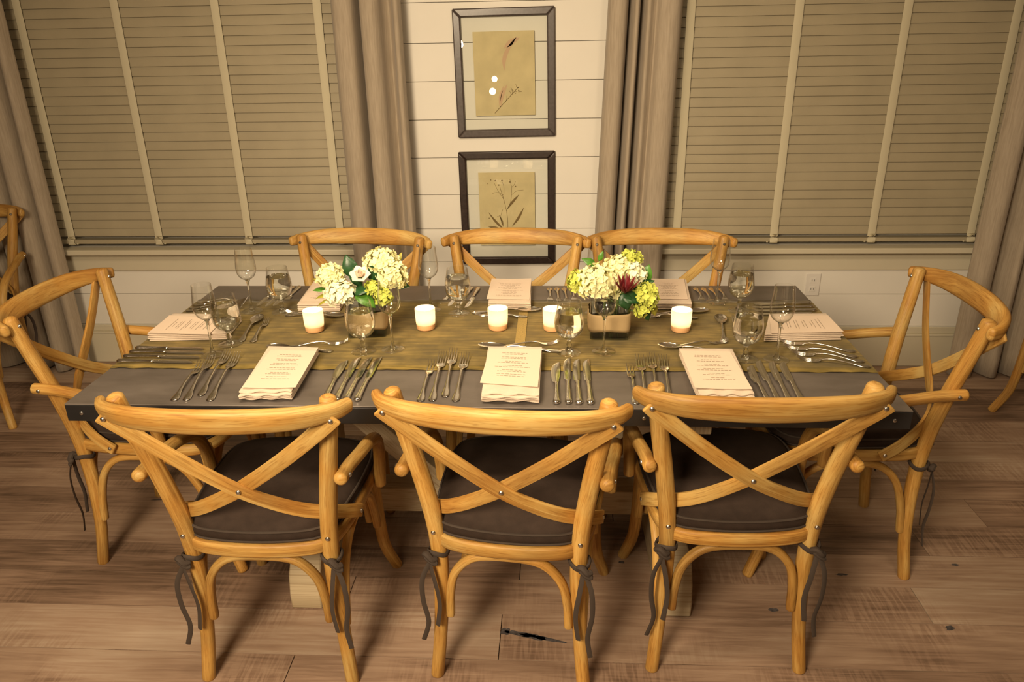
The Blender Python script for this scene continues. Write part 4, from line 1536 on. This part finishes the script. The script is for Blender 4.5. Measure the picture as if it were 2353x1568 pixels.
# ------------------------------------------------------------------ glasses
def make_goblet():
    r = empty('water_goblet')
    # bowl wall
    mb = MB()
    prof = [(0.0, .047), (.012, .0478), (.022, .0515), (.031, .0585), (.0375, .068), (.0412, .080), (.0425, .093), (.0415, .108), (.0385, .125), (.0355, .142), (.0335, .158)]
    inner = [(max(0, rr - .0013), z + (.0012 if i < 4 else .0)) for i, (rr, z) in enumerate(prof)]
    lathe(mb, prof + inner[::-1], 40)
    b = mb.build('bowl', M['glass'], parent=r, smooth=60)
    mb = MB()
    lathe(mb, [(.0105, .0004), (.034, .0004), (.0358, .0016), (.0345, .0034), (.022, .0060), (.0105, .0098)], 36)
    mb.build('foot', M['glass'], parent=r, smooth=60)
    mb = MB()
    lathe(mb, [(0.0, .0008), (.0095, .0008), (.0105, .0100), (.0075, .014), (.006, .022), (.0085, .027), (.0065, .032), (.0055, .038), (.0085, .043), (.013, .0468), (0.0, .0472)], 32)
    mb.build('stem', M['glass_solid'], parent=r, smooth=60)
    mb = MB()
    wl = .128
    w = [(0.0, .0495), (.011, .0500), (.0205, .0535), (.0293, .0602), (.0357, .0692), (.0394, .0808), (.0407, .093), (.0397, .108), (.0374, .121), (.0366, wl), (.030, wl - .0006), (0.0, wl - .0006)]
    lathe(mb, w, 40)
    mb.build('water', M['water'], parent=r, smooth=60)
    return r


def make_wine():
    r = empty('wine_glass')
    mb = MB()
    prof = [(0.0, .112), (.006, .1125), (.015, .116), (.0245, .124), (.0305, .135), (.0330, .147), (.0332, .158), (.0315, .175), (.0290, .195), (.0272, .218)]
    inner = [(max(0, rr - .0010), z + (.0010 if i < 3 else .0)) for i, (rr, z) in enumerate(prof)]
    lathe(mb, prof + inner[::-1], 40)
    mb.build('bowl', M['glass'], parent=r, smooth=60)
    mb = MB()
    lathe(mb, [(.008, .0004), (.033, .0004), (.0345, .0015), (.033, .0030), (.018, .0056), (.0085, .0098)], 36)
    mb.build('foot', M['glass'], parent=r, smooth=60)
    mb = MB()
    lathe(mb, [(0.0, .0008), (.0075, .0008), (.0085, .0100), (.0052, .016), (.0036, .030), (.0033, .060), (.0036, .092), (.005, .104), (.0078, .1110), (0.0, .1118)], 32)
    mb.build('stem', M['glass_solid'], parent=r, smooth=60)
    return r


g0, w0 = make_goblet(), make_wine()
GOB = [(-0.366, -0.149, 'front left place, before the left vase'), (0.238, -0.149, 'front middle place, before a candle'), (0.732, -0.190, 'front right place'), (-0.788, -0.095, 'left end place beside the napkin'),
       (-0.722, 0.190, 'window-side left place, right of a wine glass'), (-0.121, 0.180, 'window-side middle place, left of the menu'), (0.803, 0.212, 'right end place, in front of a wine glass')]
WIN_G = [(-0.282, -0.129, 'front left place, right of the water goblet'), (0.339, -0.141, 'front middle place, before the right vase'), (0.819, -0.192, 'front right place, right of the water goblet'), (-0.806, -0.180, 'left end place, over the knife tips'),
         (-0.83, 0.200, 'window-side left place, left of the water goblet'), (-0.221, 0.217, 'window-side middle place, left of the goblet'), (0.331, 0.190, 'window-side right place, mostly behind the hydrangeas'), (0.748, 0.300, 'right end place, behind the water goblet')]
for i, (x, y, lab) in enumerate(GOB):
    o = g0 if i == 0 else copy_tree(g0)
    o.location = (x, y, ZT)
    o.rotation_euler = (0, 0, i * 0.7)
    tag(o, 'short-stemmed goblet of water at the ' + lab, 'glass', 'water goblets on the table')
for i, (x, y, lab) in enumerate(WIN_G):
    o = w0 if i == 0 else copy_tree(w0)
    o.location = (x, y, ZT)
    tag(o, 'empty long-stemmed wine glass at the ' + lab, 'glass', 'wine glasses on the table')

# ------------------------------------------------------------------ candles
def make_votive():
    r = empty('votive_candle')
    mb = MB()
    lathe(mb, [(.0275, .0175), (.0300, .0175), (.0312, .040), (.0318, .0685), (.0308, .0700), (.0300, .0685), (.0292, .040), (.0275, .0175)], 36)
    mb.build('frosted_glass', M['votive'], parent=r, smooth=60)
    mb = MB()
    lathe(mb, [(0, .0004), (.0268, .0004), (.0288, .003), (.0296, .0172), (0, .0172)], 36)
    mb.build('base', M['wax'], parent=r, smooth=60)
    mb = MB()
    lathe(mb, [(0, .0176), (.018, .0176), (.018, .030), (.010, .0295), (0, .0293)], 24)
    mb.build('candle', M['white_petal'], parent=r, smooth=60)
    mb = MB()
    lathe(mb, [(0, .034), (.0035, .037), (.0048, .042), (.0035, .050), (.0012, .058), (0, .061)], 12)
    mb.build('flame', M['flame'], parent=r, smooth=60)
    mb = MB()
    lathe(mb, [(.0006, .0292), (.0006, .0345)], 6)
    mb.build('wick', M['dark'], parent=r)
    return r


v0 = make_votive()
for i, (x, y, lab) in enumerate([(-0.561, 0.022, 'leftmost, left of the left vase'), (-0.210, 0.043, 'just right of the left vase'), (0.019, 0.043, 'centred below the middle menu card'),
                                 (0.191, 0.038, 'just left of the right vase, behind a goblet'), (0.586, 0.032, 'rightmost, right of the right vase')]):
    o = v0 if i == 0 else copy_tree(v0)
    o.location = (x, y, ZT)
    tag(o, 'lit votive candle in glowing frosted glass, ' + lab, 'candle', 'row of lit votive candles')

# ------------------------------------------------------------------ vases and flowers
def make_vase():
    r = empty('flower_vase')
    h, a, t_ = 0.122, 0.058, 0.004
    def rr(mb, half, z0, z1, rad=0.008, inner=None, cap0=False, cap1=False):
        ring = []
        for cx_, cy_, a0 in ((1, 1, 0), (-1, 1, 90), (-1, -1, 180), (1, -1, 270)):
            for k in range(5):
                an = math.radians(a0 + k * 22.5)
                ring.append((cx_ * (half - rad) + rad * math.cos(an), cy_ * (half - rad) + rad * math.sin(an)))
        n = len(ring)
        vs = [(x, y, z0) for x, y in ring] + [(x, y, z1) for x, y in ring]
        fs = [(k, (k + 1) % n, n + (k + 1) % n, n + k) for k in range(n)]
        if cap0:
            fs.append(tuple(range(n))[::-1])
        if cap1:
            fs.append(tuple(range(n, 2 * n)))
        mb.add(vs, fs)
        return ring
    mb = MB()
    rr(mb, a, 0.0005, h, cap0=True)
    ring = rr(mb, a - t_, 0.008, h, rad=0.005)
    # rim
    rr(mb, a, h, h + 0.0001)
    mb.build('glass_box', M['vase_glass'], parent=r, smooth=40)
    mb = MB()
    rr(mb, a - 0.0005, 0.0012, 0.0075, cap0=True, cap1=True)
    mb.build('thick_base', M['vase_glass'], parent=r, smooth=40)
    mb = MB()
    rr(mb, a - t_ - 0.0005, 0.0085, 0.085, cap0=True, cap1=True, rad=0.0045)
    mb.build('water', M['vase_glass'], parent=r, smooth=40)
    # ribbon band, slightly bowed off the glass
    mb = MB()
    n = 48
    vs, fs = [], []
    zs = (0.026, 0.036, 0.056, 0.074, 0.082)
    for zi, z in enumerate(zs):
        for k in range(n):
            an = 2 * PI * k / n
            c_, s_ = math.cos(an), math.sin(an)
            p = 7
            q = (abs(c_) ** p + abs(s_) ** p) ** (-1 / p)
            R_ = (a + 0.0045) * q + (0.0016 if zi in (1, 2, 3) else 0) + 0.001 * math.sin(k * 1.7 + zi)
            vs.append((R_ * c_, R_ * s_, z + 0.0015 * math.sin(an * 3 + zi)))
    for zi in range(len(zs) - 1):
        for k in range(n):
            k2 = (k + 1) % n
            fs.append((zi * n + k, zi * n + k2, (zi + 1) * n + k2, (zi + 1) * n + k))
    mb.add(vs, fs)
    rb = mb.build('ribbon', M['ribbon'], parent=r, smooth=50)
    s_ = rb.modifiers.new('thick', 'SOLIDIFY')
    s_.thickness = 0.0012
    return r


vs0 = make_vase()
vs0.location = (-0.388, 0.018, ZT)
vs0.rotation_euler = (0, 0, math.radians(8))
tag(vs0, 'square glass vase wrapped in tan burlap ribbon, left one on the runner', 'vase', 'ribbon-wrapped vases')
o = copy_tree(vs0)
o.location = (0.362, 0.008, ZT)
o.rotation_euler = (0, 0, math.radians(-1))
tag(o, 'square glass vase wrapped in tan burlap ribbon, right one on the runner', 'vase', 'ribbon-wrapped vases')
VC = {'L': Vector((-0.388, 0.018, ZT)), 'R': Vector((0.362, 0.008, ZT))}


def floret(mb, c, nrm, size, r_, cup=0.25):
    nrm = nrm.normalized()
    ref = Vector((0, 0, 1)) if abs(nrm.z) < 0.9 else Vector((1, 0, 0))
    U = nrm.cross(ref).normalized()
    V = nrm.cross(U)
    a0 = r_.uniform(0, PI)
    for k in range(4):
        a = a0 + k * PI / 2
        d = U * math.cos(a) + V * math.sin(a)
        e = U * -math.sin(a) + V * math.cos(a)
        s = size * r_.uniform(0.85, 1.15)
        w = s * 0.52
        lift = nrm * s
        p0 = c + nrm * 0.0004
        pts = [p0, c + d * s * .5 + e * w + lift * cup * .4, c + d * s * 1.0 + e * w * .55 + lift * cup, c + d * s * 1.12 + lift * (cup + .06),
               c + d * s * 1.0 - e * w * .55 + lift * cup, c + d * s * .5 - e * w + lift * cup * .4, c + d * s * .62 + lift * (cup * .35 - .05)]
        mb.add(pts, [(0, 1, 6), (1, 2, 6), (2, 3, 6), (3, 4, 6), (4, 5, 6), (5, 0, 6)])


def bloom(name, center, rad, mat, vase, lab, cat='flower', n=120, fs_=0.0105, squash=0.8, seed=0, core=None, group=None, jitter=0.16):
    r_ = random.Random(seed)
    C_ = Vector(center)
    r = empty(name, center)
    rx, ry, rz = rad
    mb = MB()
    for i in range(n):
        z = 1 - 2 * (i + .5) / n
        if z < -0.72:
            continue
        ph = i * 2.399963 + r_.uniform(-.2, .2)
        q = math.sqrt(1 - z * z)
        d = Vector((q * math.cos(ph), q * math.sin(ph), z))
        k = 1 + r_.uniform(-jitter, jitter * 0.6)
        c = Vector((d.x * rx * k, d.y * ry * k, d.z * rz * k))
        nr = Vector((d.x / rx, d.y / ry, d.z / rz)).normalized() + Vector((r_.uniform(-.4, .4), r_.uniform(-.4, .4), r_.uniform(-.4, .4)))
        floret(mb, c, nr, fs_ * r_.uniform(.8, 1.15), r_)
    mb.build('petals', mat, parent=r, smooth=0)
    mb = MB()
    prof = [(0, -rz * .6)] + [(rx * .66 * math.cos(a), rz * .66 * math.sin(a)) for a in [math.radians(q) for q in range(-60, 90, 20)]] + [(0, rz * .66)]
    lathe(mb, prof, 14)
    mb.build('flower_core', core or mat, parent=r, smooth=60)
    mb = MB()
    foot = VC[vase] + Vector((r_.uniform(-.03, .03), r_.uniform(-.025, .025), 0.014)) - C_
    top = VC[vase] + Vector((r_.uniform(-.035, .035), r_.uniform(-.03, .03), 0.112)) - C_
    sweep(mb, [(0, 0, -rz * .5), tuple(Vector((0, 0, -rz * .5)).lerp(top, .6)), tuple(top), tuple(foot)], 0.0022, n=8, res=5)
    mb.build('stem', M['stem'], parent=r)
    tag(r, lab, cat, group)
    return r


GH = 'hydrangeas in the two vases'
bloom('hydrangea', (-0.484, 0.000, 0.950), (.038, .034, .036), M['cream'], 'L', 'cream hydrangea head at the upper left of the left vase', seed=1, group=GH, n=110)
bloom('hydrangea', (-0.448, -0.035, 0.908), (.046, .042, .036), M['white_petal'], 'L', 'white hydrangea head drooping over the left rim of left vase', seed=2, group=GH, n=130)
bloom('hydrangea', (-0.330, 0.020, 0.993), (.050, .042, .036), M['cream'], 'L', 'cream hydrangea head highest in the left vase', seed=3, group=GH, n=140)
bloom('hydrangea', (-0.296, 0.000, 0.955), (.044, .042, .044), M['cream'], 'L', 'large cream hydrangea head at the right of the left vase', seed=4, group=GH, n=140)
bloom('hydrangea', (-0.350, -0.035, 0.925), (.021, .021, .020), M['lime'], 'L', 'small yellow-green hydrangea head in the middle of left vase', seed=5, group=GH, n=46, fs_=0.009)
bloom('hydrangea', (-0.316, -0.040, 0.896), (.024, .022, .026), M['lime'], 'L', 'small lime hydrangea head low right in left vase, behind wine glass', seed=6, group=GH, n=50, fs_=0.009)
bloom('hydrangea', (0.330, -0.005, 0.930), (.068, .054, .052), M['cream'], 'R', 'largest cream hydrangea head filling the left of the right vase', seed=7, group=GH, n=210)
bloom('hydrangea', (0.388, 0.025, 0.962), (.050, .042, .040), M['cream'], 'R', 'cream hydrangea head behind the red spiky flower', seed=8, group=GH, n=140)
bloom('hydrangea', (0.436, 0.010, 0.950), (.032, .032, .036), M['white_petal'], 'R', 'pale hydrangea head right of the red spiky flower', seed=9, group=GH, n=90)
bloom('hydrangea', (0.264, 0.000, 0.930), (.026, .026, .036), M['lime'], 'R', 'lime green hydrangea head at the left edge of right vase', seed=10, group=GH, n=56, fs_=0.010)
bloom('hydrangea', (0.425, 0.050, 0.990), (.032, .028, .024), M['lime'], 'R', 'lime green hydrangea head topmost in the right vase', seed=11, group=GH, n=56, fs_=0.0095)
bloom('hydrangea', (0.466, -0.025, 0.890), (.036, .034, .044), M['lime'], 'R', 'lime green hydrangea head hanging off the right of right vase', seed=12, group=GH, n=110, fs_=0.0095)
bloom('hydrangea', (0.452, -0.035, 0.852), (.018, .018, .018), M['lime'], 'R', 'tiny lime hydrangea sprig lowest at the right vase', seed=13, group=GH, n=34, fs_=0.008)

# blush rose
r_ = random.Random(4)
r = empty('rose', (-0.387, -0.02, 0.958))
mb = MB()
for ring_, (k_, rad_, tilt_) in enumerate(((3, .007, .2), (5, .014, .5), (6, .022, .95))):
    for k in range(k_):
        a = 2 * PI * k / k_ + ring_ * .5
        d = Vector((math.cos(a), math.sin(a), 0))
        e = Vector((-math.sin(a), math.cos(a), 0))
        rows_ = []
        for i in range(5):
            s = i / 4
            c = d * (rad_ * (0.3 + 0.7 * s) * (0.5 + tilt_)) + Vector((0, 0, .022 * s * (1.1 - tilt_ * .6)))
            w = .013 * math.sin(PI * (0.12 + s * .75)) * (0.6 + ring_ * .25)
            rows_.append([c - e * w + d * -.002, c + d * .002, c + e * w + d * -.002])
        vs = [p for row in rows_ for p in row]
        fs = []
        for i in range(4):
            for j in range(2):
                fs.append((i * 3 + j, i * 3 + j + 1, (i + 1) * 3 + j + 1, (i + 1) * 3 + j))
        mb.add(vs, fs)
pt = mb.build('petals', M['blush'], parent=r, smooth=60)
pt.rotation_euler = (math.radians(35), 0, 0)
mb = MB()
sweep(mb, [(0, 0, 0), (-.005, .03, -.04), (.0, .035, -.09), (.01, .035, -.175)], 0.002, n=8)
mb.build('stem', M['stem'], parent=r)
tag(r, 'pale blush rose in the middle of the left vase', 'flower')

# red spiky flower
r = empty('leucadendron', (0.402, -0.052, 0.915))
mb = MB()
for ring_, (k_, op, ln) in enumerate(((6, .10, .046), (8, .32, .050), (9, .62, .046))):
    for k in range(k_):
        a = 2 * PI * k / k_ + ring_ * .4
        d = Vector((math.cos(a), math.sin(a), 0))
        pts = [Vector((0, 0, 0)), d * (.010 * (1 + op)) + Vector((0, 0, ln * .3)), d * (.012 + .030 * op) + Vector((0, 0, ln * .7)), d * (.010 + .048 * op) + Vector((0, 0, ln))]
        sweep(mb, pts, lambda t: 0.0052 * math.sin(PI * (0.15 + 0.83 * t)), 0.0008, up=tuple(d * .9 + Vector((0, 0, -.35))), n=6, res=4)
pt = mb.build('petals', M['red_petal'], parent=r, smooth=60)
pt.rotation_euler = (math.radians(12), math.radians(4), 0)
mb = MB()
sweep(mb, [(0, 0, 0.004), (-.005, .03, -.03), (-.02, .045, -.07), (-.03, .05, -.135)], 0.0028, n=8)
mb.build('stem', M['stem'], parent=r)
tag(r, 'dark red spiky-petalled flower at the front of the right vase', 'flower')


def leaf(center, direction, nrm, length, width, mat, vase, lab, group=None, curl=0.2, name='leaf'):
    C_ = Vector(center)
    d = Vector(direction).normalized()
    n_ = Vector(nrm)
    n_ = (n_ - d * n_.dot(d)).normalized()
    s = d.cross(n_)
    mb = MB()
    vs, fs = [], []
    m = 9
    for i in range(m + 1):
        t_ = i / m
        w = width * math.sin(PI * (t_ ** 0.85)) ** 0.9 if 0 < t_ < 1 else 0.0004
        c = d * (length * (t_ - .5)) - n_ * (curl * length * (t_ - .5) ** 2 * 2)
        vs += [c - s * w + n_ * w * .25, c - n_ * w * .05, c + s * w + n_ * w * .25]
    for i in range(m):
        for j in range(2):
            fs.append((i * 3 + j, i * 3 + j + 1, (i + 1) * 3 + j + 1, (i + 1) * 3 + j))
    mb.add(vs, fs)
    r = empty(name, center)
    b = mb.build('blade', mat, parent=r, smooth=60)
    sd = b.modifiers.new('thick', 'SOLIDIFY')
    sd.thickness = 0.0006
    mb = MB()
    top = VC[vase] + Vector((0, 0, .115)) - C_
    top.x *= 0.93
    sweep(mb, [tuple(-d * length * .5), tuple((-d * length * .5).lerp(top, .6)), tuple(top), tuple(VC[vase] + Vector((0.01, .01, .02)) - C_)], 0.0012, n=6, res=4)
    mb.build('stem', M['stem'], parent=r)
    tag(r, lab, 'leaf', group)
    return r


GL = 'leaves in the two vases'
leaf((-0.428, .02, .975), (-.3, .1, .9), (.2, -1, .2), .075, .024, M['leaf'], 'L', 'broad dark green leaf standing between the blooms of left vase', GL)
leaf((-0.405, .0, .945), (.25, .0, -1), (.1, -1, .3), .07, .020, M['leaf'], 'L', 'dark leaf behind the blush rose in left vase', GL)
leaf((-0.352, -.01, .965), (.3, -.1, 1), (-.2, -1, .2), .065, .018, M['leaf'], 'L', 'dark leaf right of the blush rose in left vase', GL)
leaf((-0.385, -.045, .918), (.9, -.2, .1), (0, -.7, .8), .055, .017, M['leaf'], 'L', 'small dark leaf below the blush rose in left vase', GL)
leaf((-0.370, -.055, .893), (1, -.2, -.6), (.2, -.6, .8), .075, .022, M['leaf_mid'], 'L', 'mid-green leaf over the front rim of left vase', GL)
leaf((-0.400, -.03, .900), (.2, -.2, .9), (0, -1, .2), .06, .022, M['leaf'], 'L', 'dark leaf low in the middle of left vase', GL)
leaf((-0.518, -.01, .910), (-1, 0, .05), (0, -.5, 1), .050, .010, M['leaf_mid'], 'L', 'slim green leaf pointing left from left vase', GL)
leaf((-0.510, -.02, .893), (-1, -.1, -.2), (0, -.5, 1), .050, .008, M['leaf_olive'], 'L', 'olive leaf pointing left, just under the slim green leaf', GL)
leaf((-0.505, -.03, .878), (-1, -.1, -.45), (0, -.5, 1), .055, .006, M['leaf_olive'], 'L', 'narrow olive leaf pointing down-left, lowest at left vase', GL)
leaf((-0.520, .0, .935), (-.9, 0, .45), (0, -.6, 1), .045, .010, M['leaf_olive'], 'L', 'brownish olive leaf pointing up-left, topmost at left side of left vase', GL)
leaf((-0.268, .01, .915), (1, 0, .1), (0, -.5, 1), .045, .016, M['leaf'], 'L', 'dark green leaf poking out right of left vase', GL)
leaf((-0.275, .03, 1.0), (.4, 0, 1), (-.3, -1, .1), .035, .007, M['leaf_olive'], 'L', 'small yellow-green leaf tip above the right side of left vase', GL)
leaf((0.470, .02, .950), (.25, 0, 1), (-.2, -1, .3), .060, .020, M['leaf_mid'], 'R', 'round green leaf standing at the upper right of right vase', GL)
leaf((0.458, -.005, .925), (1, -.1, .5), (0, -.7, .8), .075, .016, M['leaf'], 'R', 'dark leaf under the round green leaf of right vase', GL)
leaf((0.420, -.05, .898), (.9, -.2, -.3), (0, -.7, .9), .065, .022, M['leaf'], 'R', 'dark leaf below the red spiky flower in right vase', GL)
leaf((0.405, -.055, .888), (.3, -.1, -1), (0, -1, .3), .055, .020, M['leaf'], 'R', 'dark leaf hanging at the front rim of right vase', GL)
leaf((0.470, -.03, .842), (.5, -.1, -1), (.3, -.8, .6), .050, .016, M['leaf'], 'R', 'dark green leaf hanging lowest at the right of right vase', GL)
leaf((0.493, -.02, .852), (.4, 0, -.9), (.3, -.8, .6), .045, .014, M['leaf_olive'], 'R', 'olive leaf hanging behind the lime head of right vase', GL)
leaf((0.300, .03, .985), (-.8, 0, .45), (0, -.8, .6), .050, .012, M['leaf_mid'], 'R', 'green leaf rising at the upper left of right vase', GL)
leaf((0.335, .04, 1.0), (.3, 0, .8), (0, -1, .3), .035, .008, M['leaf_mid'], 'R', 'small green leaf tip above the cream head of right vase', GL)

for p_ in proto.values():
    pass
